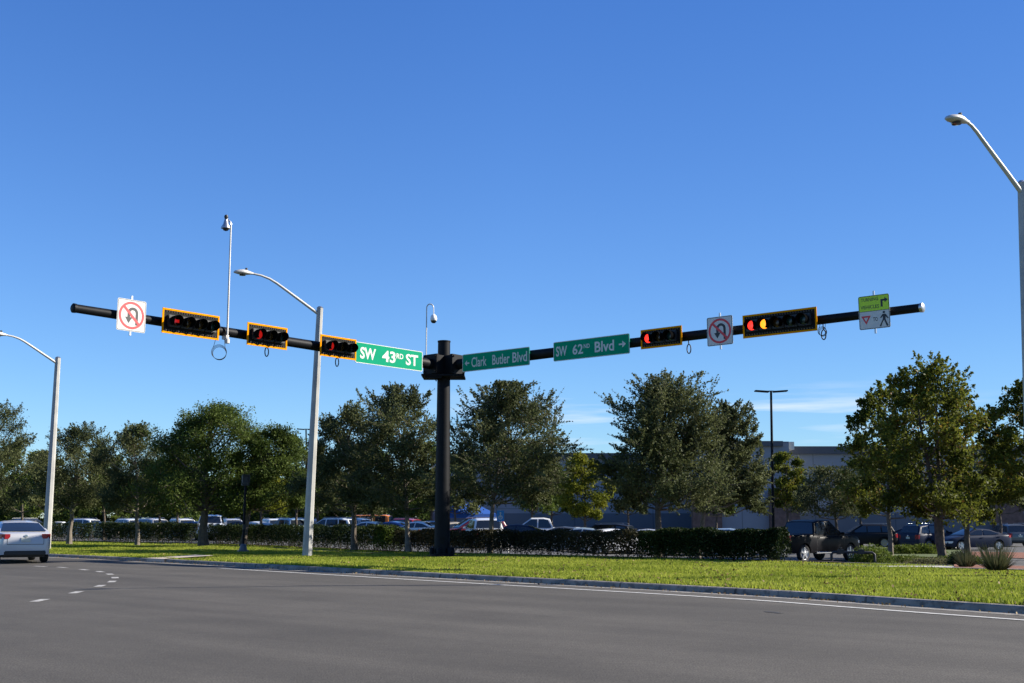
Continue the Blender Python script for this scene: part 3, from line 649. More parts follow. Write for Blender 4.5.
# ------------------------------------------------------------------ signals
def lensmat(nm, c, e=0): return mat(nm, c if not e else (.02, .01, .01), .25, emit=c if e else None, estr=e)
L_REDD = mat('lens_red_dim', (.08, .005, .004), .25, emit=(1, .02, .015), estr=.2)
L_RED = lensmat('lens_red_lit', (1, .03, .02), 1.1); L_AMB = lensmat('lens_amber_lit', (1, .27, .015), 1.2)
L_DR = lensmat('lens_red_off', (.05, .006, .005)); L_DA = lensmat('lens_amber_off', (.06, .03, .006)); L_DG = lensmat('lens_green_off', (.008, .035, .03))
def signal(label, side, pxa, pxb, lenses, arrow=None, hh=.64, dz=0, off=.34, cable=True):
    """lenses: materials left to right"""
    pa, ta = arm_at(side, pxa, off); pb, tb = arm_at(side, pxb, off); wid = (pb-pa).length; c = (pa+pb)/2; rz = arm_frame(side)
    # the face stands in front of the arm: correct the width and centre for that
    t = empty('traffic_signal', c, rz, label, 'traffic signal', 'horizontal traffic signals on the mast arms'); n = len(lenses)
    f = -off; step = (wid-.30)/n; bw_ = wid/2; bh = hh/2
    fr = .055
    gb = G()   # black backplate with louvre slots along its edges
    gb.box((0, f, dz), (wid-2*fr, .012, hh-2*fr))
    k = int((wid-.2)/.085)
    for i in range(k):
        x = -(wid-.2)/2+(i+.5)*(wid-.2)/k
        for s_ in (-1, 1): gb.box((x, f-.016, dz+s_*(bh-.095)), (.042, .018, .045), rot=Matrix.Rotation(R(25), 3, 'X'))
    bo = gb.build('backplate', M_BP, t); bo.data.materials.append(mat('louvre_grey', (.07, .065, .06), .6))
    for p_ in bo.data.polygons:
        if max(bo.data.vertices[v].co.y for v in p_.vertices) < f-.007: p_.material_index = 1
    gb = G(); gb.box((0, f-.004, dz+bh-fr/2), (wid, .022, fr)); gb.box((0, f-.004, dz-bh+fr/2), (wid, .022, fr)); gb.box((-bw_+fr/2, f-.004, dz), (fr, .022, hh-2*fr)); gb.box((bw_-fr/2, f-.004, dz), (fr, .022, hh-2*fr))
    gb.build('reflective_border', M_YEL, t)
    for i, lm in enumerate(lenses):
        x = (i-(n-1)/2)*step
        h = G(); h.box((x, f-.055, dz), (step-.012, .11, .36)); h.box((x, f+.10, dz), (step-.02, .18, .30)); ho = h.build('housing', M_BLKP, t, bevel=.02)
        q = G(); q.lathe((x, f-.115, dz), (0, -1, 0), [(0, .148), (.012, .14), (.03, .10), (.038, .05), (.04, 0)], 24)
        if lm in (L_REDD, L_AMB) and arrow == 'red':
            q.build('lens', L_DR, ho, smooth=True); a = G(); a.prism([(-.13, 0), (-.02, .10), (-.02, .045), (.12, .045), (.12, -.045), (-.02, -.045), (-.02, -.10)], f-.168, f-.156)
            a.v = [(v[0]+x, v[1], v[2]+dz) for v in a.v]; a.build('arrow_light', L_REDD, ho)
        else: q.build('lens', lm, ho, smooth=True)
        # tunnel visor, open at the bottom
        v = G(); nn = 22; ang0 = R(-58); ang1 = R(238); vs = []; ln = .26
        for r_ in (.152, .160):
            for j in range(nn+1):
                a = ang0+(ang1-ang0)*j/nn; cut = ln*(1-.38*max(0, -math.sin(a)))
                vs += [(x+r_*math.cos(a), f-.11, dz+r_*math.sin(a)), (x+r_*math.cos(a), f-.11-cut, dz+r_*math.sin(a))]
        fs = []
        for q_ in (0, 1):
            for j in range(nn): k0 = q_*(nn+1)*2+j*2; fs.append((k0, k0+2, k0+3, k0+1))
        for j in range(nn): k0 = j*2+1; k1 = (nn+1)*2+j*2+1; fs.append((k0, k0+2, k1+2, k1))
        v.add(vs, fs).build('visor', mat('visor_black', (.006, .006, .006), .95, spec=0), ho)
    gb = G(); gb.box((0, -.20, dz), (.14, off-.12, .10)); gb.box((0, -.0, 0), (.1, .34, .44)); gb.tube([(0, .17, -.2), (0, .17, .2)], .03, 8); gb.build('mounting_bracket', M_STEEL if side == 'right' else M_BLK, t)
    if cable:
        g2 = G(); r_ = .13; cx = wid*.18 if side == 'left' else bw_+.02
        cc = Vector((cx, .05, dz-bh*.8)); pts = [cc+Vector((r_*.55*math.sin(2*math.pi*i/18), 0, -r_*1.15*(1-math.cos(2*math.pi*i/18)))) for i in range(19)]
        g2.tube(pts, .018, 6); g2.tube([cc, (cx, .03, -.1)], .016, 6); g2.build('cable_loop', M_BLKP, t, smooth=True)
    return t
signal('four lens signal with a lit red arrow beside the left no U-turn sign', 'left', 162, 219, [L_REDD, L_DA, L_DA, L_DG], 'red', .76, cable=False)
signal('three lens signal with yellow border between the tall camera pole and middle lamp post', 'left', 247, 287, [L_REDD, L_DA, L_DG], hh=.73)
signal('three lens signal touching the bright SW 43RD ST sign', 'left', 320, 356, [L_REDD, L_DA, L_DG], hh=.73)
signal('three lens signal right of the SW 62ND Blvd sign with red lit', 'right', 641, 682, [L_RED, L_DA, L_DG], hh=.64)
signal('five lens signal with red and amber lit next to the right no U-turn sign', 'right', 743, 817, [L_RED, L_AMB, L_DA, L_DG, L_DG], hh=.72)

# ------------------------------------------------------------------ signs on the arms
def sign_root(name, label, cat, side, pxa, pxb, off, group=None):
    pa, ta = arm_at(side, pxa, off); pb, tb = arm_at(side, pxb, off); c = (pa+pb)/2; w = (pb-pa).length
    return empty(name, c, arm_frame(side), label, cat, group), w
def rrect(w, h, r, n=5):
    p = []
    for (cx, cz, a0) in ((w/2-r, h/2-r, 0), (-w/2+r, h/2-r, 90), (-w/2+r, -h/2+r, 180), (w/2-r, -h/2+r, 270)):
        for i in range(n+1): a = R(a0+90*i/n); p.append((cx+r*math.cos(a), cz+r*math.sin(a)))
    return p
def ring(g, r0, r1, y, n=40, cx=0, cz=0):
    vs = []; fs = []
    for i in range(n):
        a = 2*math.pi*i/n; vs += [(cx+r0*math.cos(a), y, cz+r0*math.sin(a)), (cx+r1*math.cos(a), y, cz+r1*math.sin(a))]
    for i in range(n): j = (i+1) % n; fs.append((2*i, 2*i+1, 2*j+1, 2*j))
    g.add(vs, fs)
def flat(g, poly, y): g.add([(x, y, z) for x, z in poly], [tuple(range(len(poly)))])
def border(g, w, h, r, t, y):
    a = rrect(w, h, r); b = rrect(w-2*t, h-2*t, max(.005, r-t)); n = len(a)
    g.add([(x, y, z) for x, z in a]+[(x, y, z) for x, z in b], [(i, (i+1) % n, n+(i+1) % n, n+i) for i in range(n)])
def uturn(label, side, pxa, pxb, s=.0):
    t, w = sign_root('no_u_turn_sign', label, 'road sign', side, pxa, pxb, .3, 'no U-turn signs on the mast arms'); w = w-.01; h = w*1.02; y = -.24
    gb = G(); gb.prism(rrect(w, h, .05), y, y+.006); gb.build('panel', M_SIGNW, t)
    gb = G(); border(gb, w-.03, h-.03, .04, .014, y-.002)
    # U-turn arrow: right leg, arc, left leg with head
    r1 = .185*w; r0 = .095*w; cx = .045*w; cz = .08*w; arc = []
    for i in range(17): a = math.pi*i/16; arc.append((cx+r1*math.cos(a), cz+r1*math.sin(a)))
    inn = []
    for i in range(17): a = math.pi*(1-i/16); inn.append((cx+r0*math.cos(a), cz+r0*math.sin(a)))
    k = 17; vs = [(x, y-.002, z) for x, z in arc]+[(x, y-.002, z) for x, z in inn[::-1]]
    gb.add(vs, [(i, i+1, k+i+1, k+i) for i in range(16)])
    flat(gb, [(cx+r0, cz), (cx+r1, cz), (cx+r1, -.30*w), (cx+r0, -.30*w)], y-.002)
    flat(gb, [(cx-r1, cz), (cx-r0, cz), (cx-r0, -.08*w), (cx-r1, -.08*w)], y-.002)
    flat(gb, [(cx-r1-.08*w, -.06*w), (cx-r0+.08*w, -.06*w), (cx-(r1+r0)/2, -.26*w)], y-.0025)
    gb.build('arrow_symbol', M_INK, t)
    gb = G(); ring(gb, .365*w, .44*w, y-.004); q = .034*w*1.2; d = .375*w*.7071; e = q*.7071
    flat(gb, [(-d-e, d-e), (-d+e, d+e), (d+e, -d+e), (d-e, -d-e)], y-.005); gb.build('prohibition_ring', M_RED, t)
    gb = G(); gb.box((0, y+.035, 0), (.05, .05, h+.24)); gb.box((0, y+.09, 0), (.08, .08, .34)); gb.tube([(0, .16, -.16), (0, y+.08, -.16)], .015, 6); gb.tube([(0, .16, .16), (0, y+.08, .16)], .015, 6); gb.build('mounting_bracket', M_STEEL, t)
uturn('white no U-turn sign, sunlit, near the tip of the left mast arm', 'left', 118, 147)
uturn('no U-turn sign in shade between the two signals of the right mast arm', 'right', 706, 732)
def street(label, side, pxa, pxb, h, fn, dz=0):
    t, w = sign_root('street_name_sign', label, 'street sign', side, pxa, pxb, .3, 'green street name signs'); y = -.27
    gb = G(); gb.prism(rrect(w, h, .05), y, y+.02); gb.v = [(a, b, c+dz) for a, b, c in gb.v]; gb.build('panel', M_SIGNG, t)
    gb = G(); border(gb, w, h, .05, .022, y-.003); fn(gb, w, h, y-.003); gb.v = [(a, b, c+dz) for a, b, c in gb.v]; gb.build('lettering', M_SIGNW, t)
    gb = G()
    for x in (-w*.3, w*.3): gb.box((x, y+.06, dz), (.05, .08, h*.8)); gb.box((x, -.0, 0), (.04, .46, .05)); gb.box((x, -.02, 0), (.05, .40, .42))
    gb.build('mounting_bracket', M_BLK, t)
def arrow_r(g, cx, cz, l, hgt, y, s=1):
    p = [(-l/2, -.12*hgt), (-l/2, .12*hgt), (0, .12*hgt), (0, .5*hgt), (l/2, 0), (0, -.5*hgt), (0, -.12*hgt)]
    flat(g, [(cx+s*x, cz+z) for x, z in (p if s > 0 else p[::-1])], y)
def f43(g, w, h, y):
    H = h*.56
    put_text(g, 'SW', -.32*w, 0, .225*w, H, y, .028); put_text(g, '43', -.015*w, 0, .20*w, H, y, .028); put_text(g, 'RD', .15*w, .10*h, .105*w, H*.46, y, .02); put_text(g, 'ST', .335*w, 0, .19*w, H, y, .028)
def fcl(g, w, h, y):
    H = h*.56; arrow_r(g, -.43*w, -.02*h, .07*w, .32*h, y, -1)
    put_text(g, 'Clark', -.245*w, 0, .23*w, H, y, .012); put_text(g, 'Butler', .085*w, 0, .255*w, H, y, .012); put_text(g, 'Blvd', .36*w, 0, .21*w, H, y, .012)
def f62(g, w, h, y):
    H = h*.52
    put_text(g, 'SW', -.39*w, 0, .15*w, H, y, .02); put_text(g, '62', -.17*w, 0, .14*w, H, y, .02); put_text(g, 'ND', -.05*w, .12*h, .08*w, H*.42, y, .02)
    put_text(g, 'Blvd', .18*w, .0, .25*w, H*1.05, y, .02); arrow_r(g, .41*w, 0, .09*w, .34*h, y, 1)
street('bright green SW 43RD ST street sign, sunlit', 'left', 356, 423, .74, f43, -.03)
street('green Clark Butler Blvd street sign with arrow pointing left', 'right', 462, 529, .66, fcl, -.05)
street('green SW 62ND Blvd street sign with arrow pointing right', 'right', 553, 629, .68, f62, -.04)
# turning vehicles yield to pedestrians
t, w = sign_root('yield_sign', 'lime and white TURNING VEHICLES yield to pedestrians sign near the right arm tip', 'road sign', 'right', 858, 889, .3); y = -.24; h = w*1.08
gb = G(); gb.prism(rrect(w, h, .05), y, y+.006); gb.build('panel', M_SIGNW, t)
gb = G(); flat(gb, rrect(w-.01, h*.46, .045), y-.002); gb.v = [(a, b, c+h*.265) for a, b, c in gb.v]; gb.build('lime_field', M_LIME, t)
gb = G(); border(gb, w-.02, h-.02, .045, .014, y-.0045); put_text(gb, 'TURNING', -.13*w, .385*h, .56*w, .105*h, y-.004, .01); put_text(gb, 'VEHICLES', -.13*w, .16*h, .60*w, .105*h, y-.004, .01)
flat(gb, [(-.47*w, .028*h), (.47*w, .028*h), (.47*w, .04*h), (-.47*w, .04*h)], y-.004)
flat(gb, [(.22*w, .13*h), (.285*w, .13*h), (.285*w, .30*h), (.22*w, .30*h)], y-.004); flat(gb, [(.22*w, .30*h), (.36*w, .30*h), (.36*w, .355*h), (.22*w, .355*h)], y-.004); flat(gb, [(.35*w, .25*h), (.46*w, .328*h), (.35*w, .405*h)], y-.004)
put_text(gb, 'TO', .03*w, -.22*h, .15*w, .12*h, y-.004, .01)
# walking figure symbol
px0, pz0 = .31*w, -.22*h; s = h*.40
def fig(P): flat(gb, [(px0+a*s, pz0+b*s) for a, b in P], y-.004)
flat(gb, [(px0+.09*s*math.cos(2*math.pi*i/14), pz0+.46*s+.09*s*math.sin(2*math.pi*i/14)) for i in range(14)], y-.004)
fig([(-.10, .33), (.12, .33), (.10, -.05), (-.10, -.05)]); fig([(-.10, .33), (-.30, .08), (-.23, .02), (-.08, .20)][::-1]); fig([(.12, .33), (.27, .10), (.33, .0), (.25, -.02), (.08, .16)]); fig([(-.10, -.05), (.02, -.05), (-.16, -.34), (-.24, -.58), (-.36, -.56), (-.22, -.28)][::-1]); fig([(-.02, -.05), (.10, -.05), (.18, -.30), (.30, -.56), (.17, -.58), (.06, -.30)][::-1])
gb.build('symbols', M_INK, t)
gb = G(); cx, cz = -.27*w, -.22*h; a = .155*w; tri = [(-a, a*.85), (a, a*.85), (0, -a*.95)]; tin = [(-a*.48, a*.52), (a*.48, a*.52), (0, -a*.35)]
gb.add([(cx+p, y-.004, cz+q) for p, q in tri+tin], [(0, 1, 4, 3), (1, 2, 5, 4), (2, 0, 3, 5)]); gb.build('yield_triangle', M_RED, t)
gb = G(); gb.box((0, y+.035, 0), (.05, .05, h+.26)); gb.box((0, y+.09, 0), (.08, .08, .34)); gb.tube([(0, .15, -.15), (0, y+.08, -.15)], .015, 6); gb.build('mounting_bracket', M_STEEL, t)

# sunlit reflective tie plates along the left arm and cable coils
c, tt = arm_at('left', 227.5, .22)
c = c-0*c
# tall slender camera pole on the left arm
cp = empty('camera_pole', c, arm_frame('left'), 'tall slender white pole with bell shaped traffic camera on the left mast arm', 'traffic camera')
Hh = at_y(229, 226, c.y).z-c.z; lean_ = at_y(226.9, 226, c.y).x-c.x
rot = -arm_frame('left')
def loc(v):  # world offset to the frame of the arm
    return Matrix.Rotation(rot, 3, 'Z') @ Vector(v)
gb = G(); b0 = Vector((0, -.22, -.30)); tp = loc((lean_, 0, Hh))+Vector((0, -.22, 0)); gb.tube([b0, b0.lerp(tp, .5), tp], [.034, .030, .026], 10)
gb.build('pole', M_ALU, cp, smooth=True)
gb = G(); gb.lathe(b0+Vector((0, 0, -.1)), (0, 0, 1), [(0, .0), (.0, .08), (.12, .08), (.18, .04)], 12); gb.box((0, -.12, -.2), (.1, .24, .12)); gb.build('clamp', M_ALU, cp)
e1 = tp+loc((-.02, 0, .09)); e2 = tp+loc((-.10, 0, .17)); e3 = tp+loc((-.16, 0, .15))
gb = G(); gb.tube([tp, e1, e2, e3], .03, 8); gb.build('gooseneck', M_STEEL, cp, smooth=True)
gb = G(); q = tp+loc((-.16, 0, -.12)); gb.lathe(q, (0, 0, 1), [(0, 0), (0, .15), (.04, .15), (.14, .09), (.30, .055), (.33, 0)], 16); gb.build('camera_bell', M_STEEL, cp, smooth=True)
gb = G(); gb.lathe(q+Vector((0, 0, .32)), (0, 0, 1), [(0, .05), (.06, .07), (.12, .05), (.14, 0)], 10); gb.build('cap', M_BLKP, cp, smooth=True)
gb = G(); gb.lathe(q, (0, 0, -1), [(-.01, .11), (.06, .08), (.09, 0)], 12); gb.build('lens_dome', M_BLKP, cp, smooth=True)
cc = at_y(219, 352, c.y-.2)
def coil(label, cen, r, axis_rz, top, group='cable coils hanging from the mast arms'):
    g = G(); m = Matrix.Rotation(axis_rz, 3, 'Z')
    for k in range(3):
        rr_ = r*(1-.05*k); g.tube([m @ Vector((rr_*math.cos(a)+.01*k, .015*k, rr_*1.0*math.sin(a)-.02*k)) for a in np.linspace(0, 2*math.pi, 33)[:-1]], .008, 5, close=True)
    g.tube([m @ Vector((r*.8, 0, r*.5)), m @ Vector((r*.6, .1, top))], .008, 5); g.tube([m @ Vector((-r*.8, 0, r*.5)), m @ Vector((-r*.3, .1, top))], .008, 5)
    o = g.build('cable_coil', M_BLKP, smooth=True); o.location = cen; setp(o, label, 'cable', group)
coil('thin black cable coil hanging below the tall camera pole', cc, .23, R(20), .6)
c2, _ = arm_at('right', 825); cc2 = at_y(822, 331, c2.y)
coil('small black cable coil hanging right of the five lens signal', cc2, .13, R(-41), .38)

# dome camera on the curved pole next to the mast
ccp = at_y(426, 366, PB.y-.35); dc = empty('dome_camera', (ccp.x, ccp.y, AZ-.35), 0, 'white dome camera on a thin curved pole beside the mast pole top', 'traffic camera')
h1 = at_y(427, 308, ccp.y).z-(AZ-.35); gb = G(); pts = [(0, 0, 0), (0, 0, h1)]; r_ = .13
for i in range(1, 9): a = math.pi*(1-i/8*.95); pts.append((r_+r_*math.cos(a), 0, h1+r_*1.2*math.sin(a)))
gb.tube(pts, .022, 8); gb.build('curved_pole', M_ALU, dc, smooth=True)
gb = G(); q = Vector((.27, 0, h1-.26)); gb.tube([(.262, 0, h1+.04), q], .018, 8); gb.lathe(q, (0, 0, -1), [(-.03, 0), (-.02, .04), (.04, .10), (.14, .13), (.22, .125), (.24, .11)], 18); gb.build('housing', M_WHT, dc, smooth=True)
gb = G(); gb.lathe(q+Vector((0, 0, -.235)), (0, 0, -1), [(0, .115), (.05, .10), (.09, .06), (.10, 0)], 18); gb.build('smoked_dome', M_GLASS, dc, smooth=True)
gb = G(); gb.box((0, .05, .02), (.09, .16, .12)); gb.build('clamp', M_STEEL, dc)

# ------------------------------------------------------------------ street lamps
def lamp(label, base, top, r0, r1, heads, sides=8, m=M_CPOLE, curve=((.25, .31), (.5, .62), (.64, .79), (.75, .90), (.87, .97)), heavy=1):
    """top: world point of the pole top, heads: list of world points for the luminaire"""
    base = Vector(base); t = empty('street_lamp', base, 0, label, 'street lamp', 'silver street lamps'); tp = Vector(top)-base
    gb = G(); gb.tube([(0, 0, -.2), tp*.5, tp], [r0, (r0+r1)/2, r1], sides); gb.build('post', m, t, smooth=sides > 8)
    gb = G(); gb.tube([tp, tp+Vector((0, 0, .06))], [r1+.01, r1*.6], sides); gb.build('cap', M_STEEL, t)
    for hp in heads:
        h = Vector(hp)-base; a = tp+Vector((0, 0, -.28)); d = h-a
        pts = [a]+[a+Vector((d.x*q, d.y*q, d.z*e)) for q, e in curve]+[h]
        ar = G().tube(pts, [.062, .057, .053, .05, .046, .042, .038], 10).build('arm', M_ALU, t, smooth=True)
        u = Vector((d.x, d.y, 0)).normalized(); rz = math.atan2(u.y, u.x); m3 = Matrix.Rotation(rz, 3, 'Z')
        g = G(); N = 14; rows = []
        for i, (x, w_, zt_, zb_) in enumerate([(-.06, .04, .04, -.04), (.05, .07, .07, -.05), (.18, .13, .11, -.07), (.34, .17, .13, -.08), (.52, .155, .10, -.07), (.66, .09, .05, -.05), (.70, .02, .0, -.03)]):
            for j in range(N):
                a_ = 2*math.pi*j/N; z = math.sin(a_); rows.append(h+m3 @ (heavy*Vector((x, w_*math.cos(a_), z*(zt_ if z > 0 else -zb_)))))
        fs = []
        for i in range(6):
            for j in range(N): fs.append((i*N+j, i*N+(j+1) % N, (i+1)*N+(j+1) % N, (i+1)*N+j))
        fs += [tuple(range(N)), tuple(6*N+j for j in range(N))]
        hd_ = g.add(rows, fs).build('lamp_head', M_ALU, t, smooth=True)
        g = G(); g.lathe(h+m3 @ (heavy*Vector((.36, 0, -.075))), (0, 0, -1), [(0, .13*heavy), (.04, .115*heavy), (.06, 0)], 14); g.build('lens', M_GLASS, hd_)
        g = G(); g.lathe(h+m3 @ (heavy*Vector((.22, 0, .11))), (0, 0, 1), [(0, .045), (.08, .045), (.09, 0)], 10); g.build('photocell', M_BLKP, hd_)
b = at_z(307, 555.5, .15)
lamp('middle silver lamp post standing on the verge in front of the long dark hedge', b, at_y(320, 308, b.y), .19, .125, [at_y(252, 273.5, b.y-1.2)])
b = at_y(46.5, 547, 53); b.z = .15
lamp('leftmost silver lamp post right behind the silver sedan', b, at_y(58, 358, 53), .19, .125, [at_y(6, 335, 51.5)])
tpR = at_y(1021.5, 183, 27); b = Vector((at_y(1024, 366, 27).x+.10, 27, .15)); b = tpR+(b-tpR); bb = Vector((at_y(1033, 560, 27).x, 27, .15))
lamp('silver lamp post at the right edge with its head high over the road', bb, tpR, .135, .095, [at_y(967, 122, 26.2)], curve=((.25, .27), (.5, .53), (.7, .74), (.82, .87), (.92, .96)))

# black car park light poles
def lotlight(label, px, Y, ty, w=.75):
    b = at_y(px, 530, Y); b.z = gz(b.x, b.y); tp = at_y(px-2, ty, Y)-b
    t = empty('car_park_light', b, 0, label, 'car park light', 'black car park lights'); gb = G(); gb.tube([(0, 0, .6), tp], [.085, .06], 10); gb.build('pole', M_BLK, t, smooth=True)
    gb = G(); gb.lathe((0, 0, -.2), (0, 0, 1), [(0, .3), (.8, .3), (.85, .2), (.86, 0)], 16); gb.build('concrete_base', M_WALK, t, smooth=True)
    for s in (-1, 1):
        gb = G(); gb.tube([tp, tp+Vector((s*.3, 0, -.02))], .03, 8); gb.box(tp+Vector((s*(.18+w*.42), 0, -.02)), (w, .38, .07), rot=Matrix.Rotation(R(-s*4), 3, 'Y')); gb.build('lamp_head', M_BLK, t, bevel=.015)
lotlight('black twin headed light pole rising left of the pickup truck', 773, 60, 391)
lotlight('far black twin headed light peeking out left of the middle lamp post', 308, 95, 429, .6)

# pedestrian signal
b = at_z(243, 552, .15); pt = empty('pedestrian_signal', b, R(25), 'black pedestrian signal post on the verge left of the middle lamp post', 'pedestrian signal')
ph = at_y(245, 474, b.y).z-b.z
gb = G(); gb.tube([(0, 0, .25), (0, 0, ph-.1)], .055, 12); gb.build('post', M_BLK, pt, smooth=True)
gb = G(); gb.box((0, 0, .04), (.42, .42, .08)); gb.lathe((0, 0, .06), (0, 0, 1), [(0, .19), (.22, .13), (.28, .07)], 8); gb.build('base', mat('pedestal_grey', (.09, .09, .10), .5), pt, bevel=.01)
gb = G(); gb.box((-.03, -.1, ph-.28), (.30, .2, .44)); hd2 = gb.build('signal_head', M_BLKP, pt, bevel=.02)
gb = G(); gb.box((-.03, -.24, ph-.05), (.31, .12, .03)); gb.box((-.17, -.24, ph-.2), (.03, .12, .34)); gb.box((.11, -.24, ph-.2), (.03, .12, .34)); gb.build('visor', M_BLKP, hd2)
gb = G(); gb.box((-.03, -.206, ph-.28), (.26, .012, .34)); gb.build('lens', M_BLKP, hd2)
gb = G(); gb.box((.05, .14, ph-.30), (.22, .2, .40)); gb.build('signal_head', mat('signal_grey', (.06, .065, .075), .45), pt, bevel=.02)
gb = G(); gb.box((0, -.08, 1.05), (.12, .08, .2)); gb.build('push_button', M_BLKP, pt)

# backflow pipe near the truck
b = gpos(846, 565, 0); bp_ = empty('backflow_pipe', b, R(-12), 'low black pipe fitting on the mulch between the hedge end and the round shrub', 'pipe')
gb = G(); gb.tube([(-.45, 0, -.1), (-.45, 0, .28), (-.38, 0, .34), (.85, 0, .34), (.92, 0, .28), (.92, 0, -.1)], .045, 10); gb.build('pipe', M_BLKP, bp_, smooth=True)
for x in (-.15, .5):
    gb = G(); gb.box((x, 0, .36), (.2, .13, .15)); gb.tube([(x, 0, .4), (x, 0, .48)], .02, 6); gb.lathe((x, 0, .48), (0, 0, 1), [(0, .06), (.015, .06), (.015, 0)], 10); gb.build('valve', M_BLKP, bp_, bevel=.01)

# ------------------------------------------------------------------ vehicles
def interp(P, x):
    if x <= P[0][0]: return P[0][1]
    for (a, b), (c, d) in zip(P, P[1:]):
        if x <= c: return b+(d-b)*(x-a)/(c-a) if c > a else d
    return P[-1][1]
KINDS = {
 # x forward. deck: body top profile; roof: cabin profile (rear base, rear top, front top, windshield base); belt height
 'sedan': dict(L=4.75, W=1.83, H=1.46, sill=.22, wb=(-1.33, 1.42), wr=.33, deck=[(-2.38, .86), (-2.33, .98), (-2.2, 1.03), (-1.75, 1.05), (-1.0, .98), (.9, .95), (1.3, .95), (2.0, .82), (2.30, .68), (2.38, .58)], cab=[(-1.85, 1.04), (-.85, 1.37), (-.25, 1.43), (.25, 1.39), (1.22, .96)], tum=.46, win=[(-1.45, -.28, -.80, -.30), (-.20, .95, -.22, .22)]),
 'suv': dict(L=4.7, W=1.87, H=1.70, sill=.28, wb=(-1.35, 1.35), wr=.36, deck=[(-2.35, .95), (-2.3, 1.08), (-1.0, 1.08), (.8, 1.06), (1.3, 1.05), (2.0, .95), (2.28, .82), (2.35, .7)], cab=[(-2.22, 1.08), (-1.95, 1.58), (-1.2, 1.68), (.1, 1.67), (1.12, 1.06)], tum=.26, win=[(-1.95, -1.25, -1.78, -1.22), (-1.15, -.2, -1.12, -.22), (-.12, .92, -.14, .26)]),
 'pickup': dict(L=5.85, W=2.02, H=1.95, sill=.42, wb=(-1.85, 1.85), wr=.41, deck=[(-2.92, 1.2), (-2.88, 1.30), (-.95, 1.30), (-.9, 1.22), (1.3, 1.22), (1.9, 1.22), (2.7, 1.15), (2.88, 1.02), (2.92, .9)], cab=[(-1.05, 1.22), (-.82, 1.86), (-.4, 1.94), (.45, 1.93), (1.45, 1.23)], tum=.22, win=[(-.92, -.02, -.70, -.05), (.06, 1.25, .04, .62)]),
 'van': dict(L=5.3, W=1.98, H=2.05, sill=.3, wb=(-1.6, 1.65), wr=.36, deck=[(-2.65, 1.1), (-2.6, 1.2), (1.2, 1.18), (1.75, 1.15), (2.4, 1.0), (2.62, .85), (2.65, .7)], cab=[(-2.58, 1.18), (-2.5, 1.95), (-2.2, 2.04), (.9, 2.02), (1.85, 1.16)], tum=.16, win=[(-2.3, -1.3, -2.25, -1.3), (-1.15, .05, -1.15, .03), (.2, 1.5, .18, .95)]),
 'hatch': dict(L=4.2, W=1.76, H=1.50, sill=.22, wb=(-1.2, 1.3), wr=.32, deck=[(-2.1, .86), (-2.06, 1.0), (-1.2, 1.0), (.8, .97), (1.2, .96), (1.8, .84), (2.05, .7), (2.1, .6)], cab=[(-2.0, 1.0), (-1.55, 1.38), (-.8, 1.49), (.1, 1.47), (1.15, .97)], tum=.32, win=[(-1.62, -.35, -1.35, -.36), (-.27, .92, -.28, .22)]),
}
def loft(g, rings, close=True):
    n = len(rings[0]); vs = [p for r in rings for p in r]; fs = []
    for i in range(len(rings)-1):
        for j in range(n-1): fs.append((i*n+j, i*n+j+1, (i+1)*n+j+1, (i+1)*n+j))
    fs += [tuple(range(n)), tuple((len(rings)-1)*n+j for j in range(n))]
    g.add(vs, fs)
